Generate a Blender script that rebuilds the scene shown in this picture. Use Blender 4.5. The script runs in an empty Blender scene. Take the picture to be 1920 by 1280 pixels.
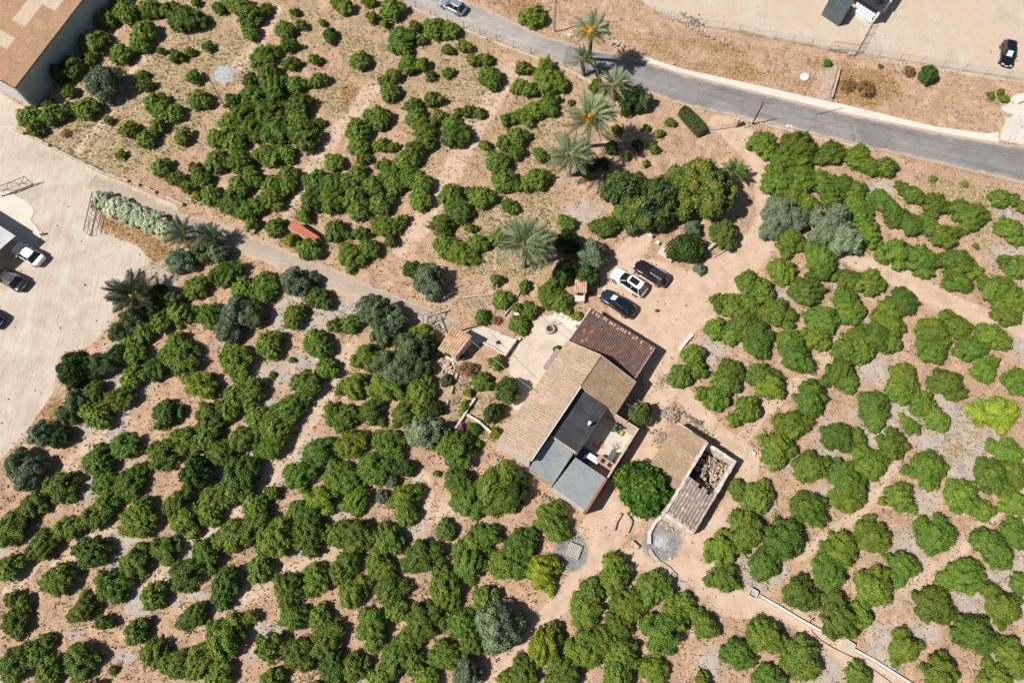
import bpy, bmesh, math, random
import numpy as np
from mathutils import Vector, Matrix

# ------------------------------------------------------------------ camera, sky, sun, exposure
S = bpy.context.scene
F, H = 1280.0, 72.0                       # focal length in photo pixels (1920 wide), drone height in metres
TH = math.atan(490 / F)                   # forward tilt from straight down
CT, ST = math.cos(TH), math.sin(TH)
cam_d = bpy.data.cameras.new('camera')
cam_d.sensor_width = 36; cam_d.lens = 36 * F / 1920; cam_d.clip_start = 0.5; cam_d.clip_end = 6000
cam = bpy.data.objects.new('camera', cam_d); S.collection.objects.link(cam)
cam.location = (0, 0, H); cam.rotation_euler = (TH, 0, 0)
S.camera = cam
SUN_EL, SUN_AZ = math.radians(51), math.radians(16.5)     # shadows run towards SUN_AZ (from +x towards +y)
world = bpy.data.worlds.new('World'); S.world = world; world.use_nodes = True
wn = world.node_tree; wn.nodes.clear()
sky = wn.nodes.new('ShaderNodeTexSky'); sky.sky_type = 'NISHITA'; sky.sun_disc = False
sky.sun_elevation = SUN_EL
sdir = Vector((-math.cos(SUN_AZ), -math.sin(SUN_AZ)))      # where the sun stands
sky.sun_rotation = math.atan2(sdir.x, sdir.y)
bgn = wn.nodes.new('ShaderNodeBackground'); bgn.inputs[1].default_value = 0.05
wo = wn.nodes.new('ShaderNodeOutputWorld')
wn.links.new(sky.outputs[0], bgn.inputs[0]); wn.links.new(bgn.outputs[0], wo.inputs[0])
sd = bpy.data.lights.new('sun', 'SUN'); sd.energy = 5.0; sd.angle = math.radians(0.5); sd.color = (1, 0.955, 0.89)
sun = bpy.data.objects.new('sun', sd); S.collection.objects.link(sun)
ld = Vector((math.cos(SUN_AZ) * math.cos(SUN_EL), math.sin(SUN_AZ) * math.cos(SUN_EL), -math.sin(SUN_EL)))
sun.rotation_euler = ld.to_track_quat('-Z', 'Y').to_euler()
S.view_settings.view_transform = 'Standard'; S.view_settings.look = 'None'
S.view_settings.exposure = 0.25; S.view_settings.gamma = 1.0; S.view_settings.use_curve_mapping = False
S.cycles.max_bounces = 6; S.cycles.transparent_max_bounces = 6

rnd = random.Random(7); nrng = np.random.default_rng(11)
COL = S.collection


def G(px, py, z=0.0):
    """ground point (at height z) seen at a pixel of the 1920x1280 photograph"""
    u, v = px - 960, 640 - py
    dy, dz = v * CT + F * ST, v * ST - F * CT
    t = (H - z) / (-dz)
    return Vector((u * t, dy * t, z))


def Pn(x, y, z=0.0):
    z = z - H
    d = y * ST - z * CT
    return 960 + F * x / d, 640 - F * (y * CT + z * ST) / d


def ppm(px, py, z=0.0):
    a = G(px, py, z); b = G(px + 10, py, z)
    return 10 / (b - a).length


# ------------------------------------------------------------------ materials
MATS = {}


def _bsdf(name):
    m = bpy.data.materials.new(name); m.use_nodes = True
    nt = m.node_tree; b = nt.nodes['Principled BSDF']
    MATS[name] = m
    return m, nt, b


def N(nt, typ, **kw):
    n = nt.nodes.new(typ)
    for k, v in kw.items():
        if k in n.inputs.keys() if isinstance(k, str) else False:
            n.inputs[k].default_value = v
        else:
            setattr(n, k, v)
    return n


def noise(nt, scale, detail=4, rough=0.6, coord='obj', dist=0.0):
    if coord == 'pos':
        c = nt.nodes.new('ShaderNodeNewGeometry').outputs['Position']
    else:
        c = nt.nodes.new('ShaderNodeTexCoord').outputs['Object']
    n = nt.nodes.new('ShaderNodeTexNoise')
    n.inputs['Scale'].default_value = scale; n.inputs['Detail'].default_value = detail
    n.inputs['Roughness'].default_value = rough; n.inputs['Distortion'].default_value = dist
    nt.links.new(c, n.inputs['Vector'])
    return n.outputs['Fac']


def ramp(nt, fac, stops):
    r = nt.nodes.new('ShaderNodeValToRGB')
    el = r.color_ramp.elements
    while len(el) < len(stops): el.new(0.5)
    for e, (p, c) in zip(el, stops):
        e.position = p; e.color = (*c, 1) if len(c) == 3 else c
    nt.links.new(fac, r.inputs[0])
    return r.outputs[0]


def mixc(nt, fac, a, b, mode='MIX'):
    m = nt.nodes.new('ShaderNodeMix'); m.data_type = 'RGBA'; m.blend_type = mode
    for sock, val in ((m.inputs[0], fac), (m.inputs[6], a), (m.inputs[7], b)):
        if hasattr(val, 'is_output') or isinstance(val, bpy.types.NodeSocket): nt.links.new(val, sock)
        elif isinstance(val, (int, float)): sock.default_value = val
        else: sock.default_value = (*val, 1)
    return m.outputs[2]


def bump(nt, b, fac, strength=0.4, dist=0.02):
    n = nt.nodes.new('ShaderNodeBump'); n.inputs['Strength'].default_value = strength
    n.inputs['Distance'].default_value = dist
    nt.links.new(fac, n.inputs['Height']); nt.links.new(n.outputs[0], b.inputs['Normal'])


def mat(name, c, rough=0.8, var=0.25, scale=1.5, metal=0.0, coat=0.0, bmp=0.0, c2=None, useobj=False, spec=None, pos=True):
    if name in MATS: return MATS[name]
    m, nt, b = _bsdf(name)
    co = 'pos' if pos else 'obj'
    n1 = noise(nt, scale, 6, 0.65, co)
    lo = tuple(max(0, x * (1 - var)) for x in c); hi = tuple(min(1, x * (1 + var)) for x in c)
    col = ramp(nt, n1, [(0.3, lo if c2 is None else c), (0.7, hi if c2 is None else c2)])
    n2 = noise(nt, scale * 9, 4, 0.7, co)
    col = mixc(nt, 1.0, col, ramp(nt, n2, [(0.3, (1 - var * .6,) * 3), (0.7, (1, 1, 1))]), 'MULTIPLY')
    if useobj:
        oi = nt.nodes.new('ShaderNodeObjectInfo')
        col = mixc(nt, 1.0, col, oi.outputs['Color'], 'MULTIPLY')
    nt.links.new(col, b.inputs['Base Color'])
    b.inputs['Roughness'].default_value = rough; b.inputs['Metallic'].default_value = metal
    if spec is not None: b.inputs['Specular IOR Level'].default_value = spec
    if coat: b.inputs['Coat Weight'].default_value = coat; b.inputs['Coat Roughness'].default_value = 0.06
    if bmp: bump(nt, b, n2, bmp, 0.03)
    return m


def leaf_mat(name, transl=0.25, rough=0.55):
    m, nt, b = _bsdf(name)
    oi = nt.nodes.new('ShaderNodeObjectInfo')
    at = nt.nodes.new('ShaderNodeAttribute'); at.attribute_name = 'tint'
    col = mixc(nt, 1.0, oi.outputs['Color'], at.outputs['Color'], 'MULTIPLY')
    nt.links.new(col, b.inputs['Base Color'])
    b.inputs['Roughness'].default_value = rough; b.inputs['Specular IOR Level'].default_value = 0.35
    tr = nt.nodes.new('ShaderNodeBsdfTranslucent')
    tc = mixc(nt, 1.0, col, (1.25, 1.35, 0.45), 'MULTIPLY')
    nt.links.new(tc, tr.inputs[0])
    mx = nt.nodes.new('ShaderNodeMixShader'); mx.inputs[0].default_value = transl
    out = [n for n in nt.nodes if n.type == 'OUTPUT_MATERIAL'][0]
    nt.links.new(b.outputs[0], mx.inputs[1]); nt.links.new(tr.outputs[0], mx.inputs[2])
    nt.links.new(mx.outputs[0], out.inputs[0])
    return m


LEAF = leaf_mat('leaves', .14)
BARK = mat('bark', (0.13, 0.095, 0.065), 0.9, 0.35, 6, bmp=0.5)
CONC = mat('concrete', (0.50, 0.43, 0.35), 0.9, 0.16, 0.9, bmp=0.2)
PATIO = mat('patio_concrete', (0.58, 0.48, 0.39), 0.9, 0.2, 0.4, bmp=0.25)
WHITEW = mat('whitewash', (0.62, 0.56, 0.49), 0.85, 0.15, 1.2, bmp=0.25)
PLAST = mat('old_plaster', (0.46, 0.37, 0.28), 0.9, 0.25, 1.4, bmp=0.4)
BRICK = mat('red_brick', (0.36, 0.12, 0.065), 0.9, 0.3, 3, bmp=0.5)
DARKM = mat('dark_metal', (0.035, 0.03, 0.03), 0.5, 0.3, 4, metal=0.6)
RUSTM = mat('rusty_metal', (0.12, 0.06, 0.045), 0.7, 0.4, 5, metal=0.3)
GALV = mat('galvanised', (0.42, 0.43, 0.44), 0.4, 0.15, 3, metal=0.7)
STONE = mat('pale_stone', (0.50, 0.41, 0.32), 0.9, 0.3, 3, bmp=0.5)
WOOD = mat('weathered_wood', (0.30, 0.22, 0.15), 0.85, 0.35, 4, bmp=0.4)
PALEWOOD = mat('bleached_wood', (0.52, 0.45, 0.37), 0.85, 0.25, 5, bmp=0.3)
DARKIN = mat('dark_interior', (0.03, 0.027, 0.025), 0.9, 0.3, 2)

# ground: the three zone attributes steer colours
def ground_mat(warm=False):
    m, nt, b = _bsdf('dusty_lot' if warm else 'orchard_soil')
    A = nt.nodes.new('ShaderNodeAttribute'); A.attribute_name = 'zone_a'
    B = nt.nodes.new('ShaderNodeAttribute'); B.attribute_name = 'zone_b'
    sa = nt.nodes.new('ShaderNodeSeparateColor'); nt.links.new(A.outputs['Color'], sa.inputs[0])
    sb = nt.nodes.new('ShaderNodeSeparateColor'); nt.links.new(B.outputs['Color'], sb.inputs[0])
    big = noise(nt, 0.13, 5, 0.6, 'pos'); med = noise(nt, 0.9, 6, 0.7, 'pos'); fine = noise(nt, 6.5, 6, 0.75, 'pos')
    vf = noise(nt, 17, 3, 0.7, 'pos')
    base = ramp(nt, med, [(0.3, (0.33, 0.215, 0.142)), (0.52, (0.49, 0.33, 0.22)), (0.72, (0.62, 0.45, 0.325))])
    base = mixc(nt, ramp(nt, big, [(0.4, (0, 0, 0)), (0.62, (0.75,) * 3)]), base, (0.41, 0.275, 0.185))
    # organic litter and clods as darker crumbs
    crumbs = ramp(nt, fine, [(0.36, (0.50, 0.46, 0.42)), (0.5, (1, 1, 1)), (0.72, (1.12, 1.1, 1.08))])

    def z(sock, sharp=0.5, n=med, lo=0.3, hi=0.6):
        ma = nt.nodes.new('ShaderNodeMath'); ma.operation = 'MULTIPLY_ADD'
        nt.links.new(n, ma.inputs[0]); ma.inputs[1].default_value = -sharp; nt.links.new(sock, ma.inputs[2])
        mr = nt.nodes.new('ShaderNodeMapRange'); mr.inputs[1].default_value = lo - sharp * .5; mr.inputs[2].default_value = hi - sharp * .5
        mr.interpolation_type = 'SMOOTHSTEP'
        nt.links.new(ma.outputs[0], mr.inputs[0]); return mr.outputs[0]
    grassn = noise(nt, 3.2, 6, 0.7, 'pos')
    grassc = ramp(nt, grassn, [(0.34, (0.21, 0.165, 0.08)), (0.5, (0.39, 0.295, 0.175)), (0.62, (0.53, 0.40, 0.285))])
    gm = z(sa.outputs[0], 1.0, grassn, 0.25, 0.7)
    c = mixc(nt, gm, base, grassc)
    mudc = ramp(nt, noise(nt, 2.2, 6, 0.7, 'pos'), [(0.3, (0.38, 0.32, 0.27)), (0.7, (0.47, 0.405, 0.35))])
    rustc = ramp(nt, grassn, [(0.3, (0.18, 0.09, 0.035)), (0.5, (0.33, 0.205, 0.10)), (0.68, (0.50, 0.36, 0.235))])
    c = mixc(nt, z(sb.outputs[1], 0.9, grassn, 0.3, 0.6), c, rustc)
    ml = nt.nodes.new('ShaderNodeMath'); ml.operation = 'MAXIMUM'
    c = mixc(nt, 1.0, c, crumbs, 'MULTIPLY')
    c = mixc(nt, z(sa.outputs[1], 0.9, med, .30, .9), c, mixc(nt, .35, mudc, mixc(nt, 1.0, mudc, crumbs, 'MULTIPLY')))
    trackc = ramp(nt, noise(nt, 0.55, 6, 0.65, 'pos'), [(0.3, (0.46, 0.325, 0.23)), (0.5, (0.57, 0.42, 0.31)), (0.7, (0.63, 0.49, 0.38))])
    trackc = mixc(nt, 1.0, trackc, ramp(nt, vf, [(0.35, (0.84, 0.82, 0.8)), (0.6, (1, 1, 1))]), 'MULTIPLY')
    c = mixc(nt, z(sa.outputs[2], 0.35), c, trackc)
    lotc = ramp(nt, noise(nt, 0.35, 7, 0.65, 'pos', 0.6), [(0.28, (0.46, 0.375, 0.295)), (0.5, (0.545, 0.465, 0.385)), (0.72, (0.60, 0.535, 0.46))])
    mp = nt.nodes.new('ShaderNodeMapping'); mp.inputs['Rotation'].default_value = (0, 0, 1.15); mp.inputs['Scale'].default_value = (1.7, .10, 1)
    nt.links.new(nt.nodes.new('ShaderNodeNewGeometry').outputs['Position'], mp.inputs['Vector']); tn_ = nt.nodes.new('ShaderNodeTexNoise'); tn_.inputs['Scale'].default_value = 1.0; tn_.inputs['Detail'].default_value = 4; tn_.inputs['Distortion'].default_value = 2.5
    nt.links.new(mp.outputs[0], tn_.inputs['Vector'])
    lotc = mixc(nt, 1.0, lotc, ramp(nt, tn_.outputs['Fac'], [(0.35, (0.88, 0.87, 0.86)), (0.55, (1, 1, 1)), (0.7, (1.03, 1.03, 1.03))]), 'MULTIPLY')
    lotc = mixc(nt, 1.0, lotc, ramp(nt, vf, [(0.35, (0.9, 0.89, 0.88)), (0.6, (1, 1, 1))]), 'MULTIPLY')
    if warm: lotc = mixc(nt, ramp(nt, noise(nt, .09, 5, .6, 'pos', .8), [(.38, (0, 0, 0)), (.58, (1, 1, 1))]), lotc, (.52, .41, .31))
    c = mixc(nt, z(sb.outputs[0], 0.2), c, lotc)
    ashc = ramp(nt, med, [(0.3, (0.16, 0.155, 0.155)), (0.7, (0.32, 0.31, 0.305))])
    c = mixc(nt, z(sb.outputs[2], 0.5), c, ashc)
    nt.links.new(c, b.inputs['Base Color']); b.inputs['Roughness'].default_value = 0.95
    b.inputs['Specular IOR Level'].default_value = 0.15
    bump(nt, b, fine, 0.55, 0.05)
    return m


GROUND = ground_mat(); GROUND_WARM = ground_mat(True)


def asphalt(name, c, dust=(.47, .345, .25), edge=.10):
    m, nt, b = _bsdf(name)
    n1 = noise(nt, 0.35, 7, 0.6, 'pos', 0.4); n2 = noise(nt, 14, 4, 0.7, 'pos')
    col = ramp(nt, n1, [(0.3, tuple(x * 0.86 for x in c)), (0.7, tuple(x * 1.12 for x in c))])
    col = mixc(nt, 1.0, col, ramp(nt, n2, [(0.3, (0.8,) * 3), (0.65, (1.05,) * 3)]), 'MULTIPLY')
    # tyre-polished bands and drift of dust come from the along/across coordinate
    uv = nt.nodes.new('ShaderNodeAttribute'); uv.attribute_name = 'across'
    w = ramp(nt, uv.outputs['Fac'], [(0.0, (1.35, 1.25, 1.12)), (0.09, (1.0,) * 3), (0.24, (0.93,) * 3), (0.36, (1.05,) * 3), (0.5, (0.93,) * 3)])
    w2 = ramp(nt, uv.outputs['Fac'], [(0.5, (1.0,) * 3), (0.64, (1.06,) * 3), (0.76, (0.93,) * 3), (0.9, (1.0,) * 3), (1.0, (1.35, 1.25, 1.12))])
    col = mixc(nt, 1.0, col, w, 'MULTIPLY'); col = mixc(nt, 1.0, col, w2, 'MULTIPLY')
    vo = nt.nodes.new('ShaderNodeTexVoronoi'); vo.feature = 'DISTANCE_TO_EDGE'; vo.inputs['Scale'].default_value = .22
    wp_ = nt.nodes.new('ShaderNodeVectorMath'); wp_.operation = 'MULTIPLY_ADD'; nz_ = nt.nodes.new('ShaderNodeTexNoise'); nz_.inputs['Scale'].default_value = 1.1; nz_.inputs['Detail'].default_value = 5
    gp_ = nt.nodes.new('ShaderNodeNewGeometry').outputs['Position']; nt.links.new(gp_, nz_.inputs['Vector']); nt.links.new(nz_.outputs['Color'], wp_.inputs[0]); wp_.inputs[1].default_value = (2.2, 2.2, 0); nt.links.new(gp_, wp_.inputs[2]); nt.links.new(wp_.outputs[0], vo.inputs['Vector'])
    col = mixc(nt, 1.0, col, ramp(nt, vo.outputs['Distance'], [(0.0, (.62, .61, .60)), (0.012, (1, 1, 1))]), 'MULTIPLY')
    pt = ramp(nt, noise(nt, .12, 2, .4, 'pos'), [(0.56, (1, 1, 1)), (0.575, (.88, .88, .89))]); col = mixc(nt, 1.0, col, pt, 'MULTIPLY')
    # dust drifting in from both edges
    pp_ = nt.nodes.new('ShaderNodeMath'); pp_.operation = 'PINGPONG'; nt.links.new(uv.outputs['Fac'], pp_.inputs[0]); pp_.inputs[1].default_value = .5
    su = nt.nodes.new('ShaderNodeMath'); su.operation = 'MULTIPLY_ADD'; nt.links.new(noise(nt, .9, 6, .7, 'pos'), su.inputs[0]); su.inputs[1].default_value = -edge * 3.4; nt.links.new(pp_.outputs[0], su.inputs[2])
    mr_ = nt.nodes.new('ShaderNodeMapRange'); mr_.inputs[1].default_value = -edge * 1.35; mr_.inputs[2].default_value = -edge * .65; mr_.inputs[3].default_value = .92; mr_.inputs[4].default_value = 0; nt.links.new(su.outputs[0], mr_.inputs[0])
    col = mixc(nt, mr_.outputs[0], col, dust)
    nt.links.new(col, b.inputs['Base Color']); b.inputs['Roughness'].default_value = 0.88
    bump(nt, b, n2, 0.2, 0.01)
    return m


# ------------------------------------------------------------------ object helpers
def link(o, parent=None):
    COL.objects.link(o)
    if parent is not None: o.parent = parent
    return o


def tag(o, label=None, cat=None, group=None, kind=None):
    if label: o['label'] = label
    if cat: o['category'] = cat
    if group: o['group'] = group
    if kind: o['kind'] = kind
    return o


def empty(name, loc=(0, 0, 0), rz=0.0, label=None, cat=None, group=None):
    o = bpy.data.objects.new(name, None); o.empty_display_size = 0.3
    o.location = loc; o.rotation_euler = (0, 0, rz); link(o)
    return tag(o, label, cat, group)


def mesh_np(name, verts, faces, m, tint=None, smooth=False):
    """verts (n,3), faces list/array of equal-sized polys"""
    me = bpy.data.meshes.new(name)
    verts = np.asarray(verts, dtype=np.float32); faces = np.asarray(faces, dtype=np.int32)
    k = faces.shape[1]
    me.vertices.add(len(verts)); me.vertices.foreach_set('co', verts.ravel())
    me.loops.add(faces.size); me.loops.foreach_set('vertex_index', faces.ravel())
    me.polygons.add(len(faces))
    me.polygons.foreach_set('loop_start', np.arange(0, faces.size, k, dtype=np.int32))
    me.polygons.foreach_set('loop_total', np.full(len(faces), k, dtype=np.int32))
    if smooth: me.polygons.foreach_set('use_smooth', np.ones(len(faces), dtype=bool))
    if tint is not None:
        a = me.color_attributes.new('tint', 'FLOAT_COLOR', 'POINT')
        a.data.foreach_set('color', np.asarray(tint, dtype=np.float32).ravel())
    me.update(calc_edges=True)
    if m is not None: me.materials.append(m)
    return me


class MB:
    def __init__(s): s.v = []; s.f = []

    def add(s, vs, fs):
        o = len(s.v); s.v += [tuple(v) for v in vs]; s.f += [[i + o for i in f] for f in fs]; return s

    def box(s, c, size, rz=0.0, M=None):
        x, y, z = (k / 2 for k in size); R = Matrix.Rotation(rz, 3, 'Z')
        vs = [R @ Vector((a * x, b * y, d * z)) + Vector(c) for a in (-1, 1) for b in (-1, 1) for d in (-1, 1)]
        if M is not None: vs = [M @ v for v in vs]
        return s.add(vs, [(0, 1, 3, 2), (4, 6, 7, 5), (0, 4, 5, 1), (2, 3, 7, 6), (0, 2, 6, 4), (1, 5, 7, 3)])

    def prism(s, poly, z0, z1):
        n = len(poly)
        ar = sum(poly[i][0] * poly[(i + 1) % n][1] - poly[(i + 1) % n][0] * poly[i][1] for i in range(n))
        if ar < 0: poly = poly[::-1]
        z0s = z0 if isinstance(z0, (list, tuple)) else [z0] * n; z1s = z1 if isinstance(z1, (list, tuple)) else [z1] * n
        if ar < 0 and isinstance(z1, (list, tuple)): z1s = z1s[::-1]
        vs = [(p[0], p[1], z0s[i]) for i, p in enumerate(poly)] + [(p[0], p[1], z1s[i]) for i, p in enumerate(poly)]
        return s.add(vs, [list(range(n))[::-1], list(range(n, 2 * n))] + [[i, (i + 1) % n, n + (i + 1) % n, n + i] for i in range(n)])

    def wall(s, a, b, z0, z1, t, z1b=None):
        """wall slab from a to b (2D), thickness t, top z1 (z1b at b)"""
        a = Vector(a[:2]); b = Vector(b[:2]); d = (b - a).normalized(); n = Vector((-d.y, d.x)) * t / 2
        z1b = z1 if z1b is None else z1b
        ps = [a - n, b - n, b + n, a + n]; zt = [z1, z1b, z1b, z1]
        vs = [(p.x, p.y, z0) for p in ps] + [(p.x, p.y, zz) for p, zz in zip(ps, zt)]
        return s.add(vs, [(0, 3, 2, 1), (4, 5, 6, 7), (0, 1, 5, 4), (1, 2, 6, 5), (2, 3, 7, 6), (3, 0, 4, 7)])

    def tube(s, pts, r, seg=6, r2=None, cap=True):
        pts = [Vector(p) for p in pts]; n = len(pts); o = len(s.v); ups = Vector((0.13, 0.21, 1)).normalized()
        for i, p in enumerate(pts):
            d = (pts[min(i + 1, n - 1)] - pts[max(i - 1, 0)]).normalized()
            e = d.cross(ups)
            if e.length < 0.1: e = d.cross(Vector((1, 0, 0)))
            e.normalize(); g = d.cross(e).normalized()
            rr = r if r2 is None else r + (r2 - r) * i / max(1, n - 1)
            for k in range(seg):
                a = 2 * math.pi * k / seg
                s.v.append(tuple(p + e * math.cos(a) * rr + g * math.sin(a) * rr))
        for i in range(n - 1):
            for k in range(seg):
                k2 = (k + 1) % seg
                s.f.append([o + i * seg + k, o + i * seg + k2, o + (i + 1) * seg + k2, o + (i + 1) * seg + k])
        if cap:
            s.f.append([o + k for k in range(seg)][::-1]); s.f.append([o + (n - 1) * seg + k for k in range(seg)])
        return s

    def lathe(s, prof, c=(0, 0, 0), seg=16):
        o = len(s.v)
        for r, z in prof:
            for k in range(seg):
                a = 2 * math.pi * k / seg
                s.v.append((c[0] + r * math.cos(a), c[1] + r * math.sin(a), c[2] + z))
        for i in range(len(prof) - 1):
            for k in range(seg):
                k2 = (k + 1) % seg
                s.f.append([o + i * seg + k, o + i * seg + k2, o + (i + 1) * seg + k2, o + (i + 1) * seg + k])
        return s

    def build(s, name, m, parent=None, smooth=False, bevel=0):
        me = bpy.data.meshes.new(name); me.from_pydata(s.v, [], s.f); me.update()
        if m is not None: me.materials.append(m)
        if smooth: me.polygons.foreach_set('use_smooth', [True] * len(me.polygons))
        bm = bmesh.new(); bm.from_mesh(me); bmesh.ops.recalc_face_normals(bm, faces=bm.faces)
        if bevel: bmesh.ops.bevel(bm, geom=bm.edges, offset=bevel, segments=1, affect='EDGES')
        bm.to_mesh(me); bm.free()
        return link(bpy.data.objects.new(name, me), parent)


def copy_tree(o, parent=None):
    c = o.copy(); COL.objects.link(c); c.parent = parent
    for ch in list(o.children): copy_tree(ch, c)
    return c


# ------------------------------------------------------------------ ground
def vnoise(x, y, scale, seed=0, octaves=4):
    out = np.zeros_like(x); amp = 1.0; tot = 0
    for o in range(octaves):
        X = x / scale * 2 ** o + seed * 17.3; Y = y / scale * 2 ** o + seed * 5.7
        xi = np.floor(X).astype(np.int64); yi = np.floor(Y).astype(np.int64); fx = X - xi; fy = Y - yi
        fx = fx * fx * (3 - 2 * fx); fy = fy * fy * (3 - 2 * fy)

        def hsh(a, b):
            h = (a * 374761393 + b * 668265263 + (seed + o) * 1442695041) & 0xFFFFFFFF
            h = ((h ^ (h >> 13)) * 1274126177) & 0xFFFFFFFF
            return ((h ^ (h >> 16)) & 0xFFFF) / 65535.0
        v = (hsh(xi, yi) * (1 - fx) + hsh(xi + 1, yi) * fx) * (1 - fy) + (hsh(xi, yi + 1) * (1 - fx) + hsh(xi + 1, yi + 1) * fx) * fy
        out += v * amp; tot += amp; amp *= 0.5
    return out / tot


def sd_poly(px, py, poly):
    """signed distance to polygon, + inside (in pixels)"""
    d = np.full(px.shape, 1e9); ins = np.zeros(px.shape, bool); n = len(poly)
    for i in range(n):
        ax, ay = poly[i]; bx, by = poly[(i + 1) % n]
        ex, ey = bx - ax, by - ay; wx, wy = px - ax, py - ay
        t = np.clip((wx * ex + wy * ey) / (ex * ex + ey * ey + 1e-9), 0, 1)
        d = np.minimum(d, np.hypot(wx - ex * t, wy - ey * t))
        c = ((ay > py) != (by > py)) & (px < (bx - ax) * (py - ay) / (by - ay + 1e-12) + ax)
        ins ^= c
    return np.where(ins, d, -d)


def capsule(px, py, pts):
    """max over segments of (half width - distance): pts = (x, y, halfwidth)"""
    out = np.full(px.shape, -1e9)
    for (ax, ay, aw), (bx, by, bw) in zip(pts[:-1], pts[1:]):
        ex, ey = bx - ax, by - ay; wx, wy = px - ax, py - ay
        t = np.clip((wx * ex + wy * ey) / (ex * ex + ey * ey + 1e-9), 0, 1)
        out = np.maximum(out, aw + (bw - aw) * t - np.hypot(wx - ex * t, wy - ey * t))
    return out


LOT = [(-700, 150), (0, 175), (30, 195), (45, 202), (28, 243), (110, 285), (195, 328), (330, 385), (345, 425), (175, 372), (190, 435), (255, 460), (285, 490), (250, 510), (222, 585),
       (178, 642), (112, 668), (98, 735), (58, 795), (20, 840), (0, 862), (-700, 1100)]
UPLOT = [(1150, -400), (1190, -10), (1240, 28), (1300, 55), (1370, 55), (1470, 74), (1560, 92), (1625, 104), (1750, 128), (1850, 143), (2500, 240), (2500, -400)]
TRACKS = [
    [(1345, 232, 16), (1380, 245, 24), (1415, 290, 22), (1432, 340, 17), (1436, 400, 17), (1428, 450, 28), (1370, 510, 38), (1300, 560, 52), (1215, 560, 75), (1180, 530, 50)],
    [(1290, 560, 50), (1255, 620, 42), (1232, 690, 26), (1236, 750, 24), (1215, 830, 22), (1170, 905, 22), (1130, 960, 22), (1090, 1030, 20), (1130, 1060, 18)],
    [(1250, 700, 18), (1310, 775, 14), (1370, 830, 14), (1405, 860, 20), (1400, 920, 20), (1345, 985, 18), (1300, 1030, 34), (1330, 1100, 26), (1370, 1130, 24), (1480, 1150, 16), (1620, 1250, 20), (1690, 1290, 20)],
    [(1190, 960, 20), (1130, 1010, 26), (1085, 1090, 22), (1040, 1140, 18), (1000, 1190, 14), (930, 1275, 10)],
    [(1200, 450, 20), (1170, 490, 22), (1150, 520, 25)],
    [(1590, 485, 10), (1660, 505, 17), (1730, 545, 20), (1800, 580, 18), (1860, 600, 16), (1925, 620, 12)],
    [(1060, 1040, 20), (1200, 1050, 20), (1300, 1060, 26)],
]
# smooth sandy strips between tree rows (paler, same soil)
STRIPS = [
    [(700, 165, 12), (640, 240, 14), (590, 310, 12), (545, 385, 8)], [(960, 130, 12), (900, 220, 18), (860, 300, 16), (790, 420, 18), (750, 470, 12)],
    [(290, 75, 8), (240, 150, 8), (190, 240, 8), (150, 280, 8)], [(520, 20, 10), (480, 90, 8), (420, 150, 8)],
    [(660, 650, 9), (610, 740, 12), (560, 820, 12), (500, 900, 12)], [(480, 920, 8), (420, 985, 12), (330, 1040, 8), (270, 1100, 10)],
    [(640, 1020, 14), (540, 1070, 14), (470, 1110, 16), (410, 1145, 14)], [(270, 700, 12), (200, 800, 12), (130, 870, 10)],
    [(1920, 900, 12), (1880, 950, 10), (1780, 1050, 14), (1700, 1110, 14)], [(1700, 830, 10), (1640, 920, 12), (1600, 970, 12), (1500, 1040, 12)],
    [(1580, 640, 10), (1520, 700, 12), (1420, 780, 12), (1390, 830, 10)], [(110, 1000, 10), (60, 1060, 12), (20, 1110, 12)],
    [(200, 990, 14), (140, 1040, 14), (100, 1070, 10), (40, 1150, 8)], [(900, 1260, 12), (1000, 1200, 12)], [(860, 960, 16), (800, 960, 20), (790, 900, 16)],
]
GRASS = [[(60, 300), (260, 90), (330, 60), (480, 60), (480, 130), (400, 190), (330, 300), (200, 330)], [(640, 60), (740, 90), (700, 170), (640, 130)],
         [(820, 110), (930, 110), (920, 200), (820, 190)], [(960, 180), (1060, 200), (1060, 330), (960, 300)], [(860, 380), (1060, 350), (1020, 520), (860, 520)],
         [(1710, 325), (1900, 360), (1860, 480), (1770, 400)], [(1720, 790), (1840, 790), (1830, 850), (1770, 870)], [(560, 160), (660, 120), (660, 230), (600, 200)],
         [(850, 700), (960, 760), (900, 850), (840, 800)]]
MUDS = [(520, 705, 60, 22), (585, 680, 30, 16), (500, 1180, 30, 14), (480, 1225, 22, 12), (780, 990, 22, 14), (1330, 660, 24, 22), (1640, 690, 30, 30), (1560, 800, 14, 16),
        (1700, 1020, 20, 34), (1730, 1060, 16, 16), (1830, 860, 30, 26), (1860, 820, 28, 14), (1740, 1190, 16, 16), (1890, 1080, 40, 14), (1460, 560, 22, 16), (1570, 510, 12, 26),
        (1480, 870, 18, 18), (1330, 1240, 22, 26), (1880, 480, 30, 20), (1890, 410, 20, 20), (1540, 925, 22, 12), (1740, 940, 20, 26), (700, 225, 16, 22), (1090, 400, 26, 22),
        (420, 140, 12, 12), (1760, 575, 10, 8), (960, 1065, 14, 8), (1040, 1150, 26, 12), (1160, 1155, 20, 14), (40, 960, 14, 8), (75, 905, 10, 8), (255, 870, 20, 12),
        (790, 910, 10, 14), (370, 1115, 22, 8), (1270, 1090, 16, 10), (1650, 355, 22, 14), (1700, 915, 10, 10), (1620, 590, 8, 20), (1480, 590, 8, 10), (230, 1230, 26, 10),
        (330, 1130, 12, 10), (980, 1045, 16, 10), (1605, 780, 14, 10), (650, 1190, 14, 8), (1390, 640, 22, 8), (1850, 1090, 12, 8), (1620, 810, 12, 10)]
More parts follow.
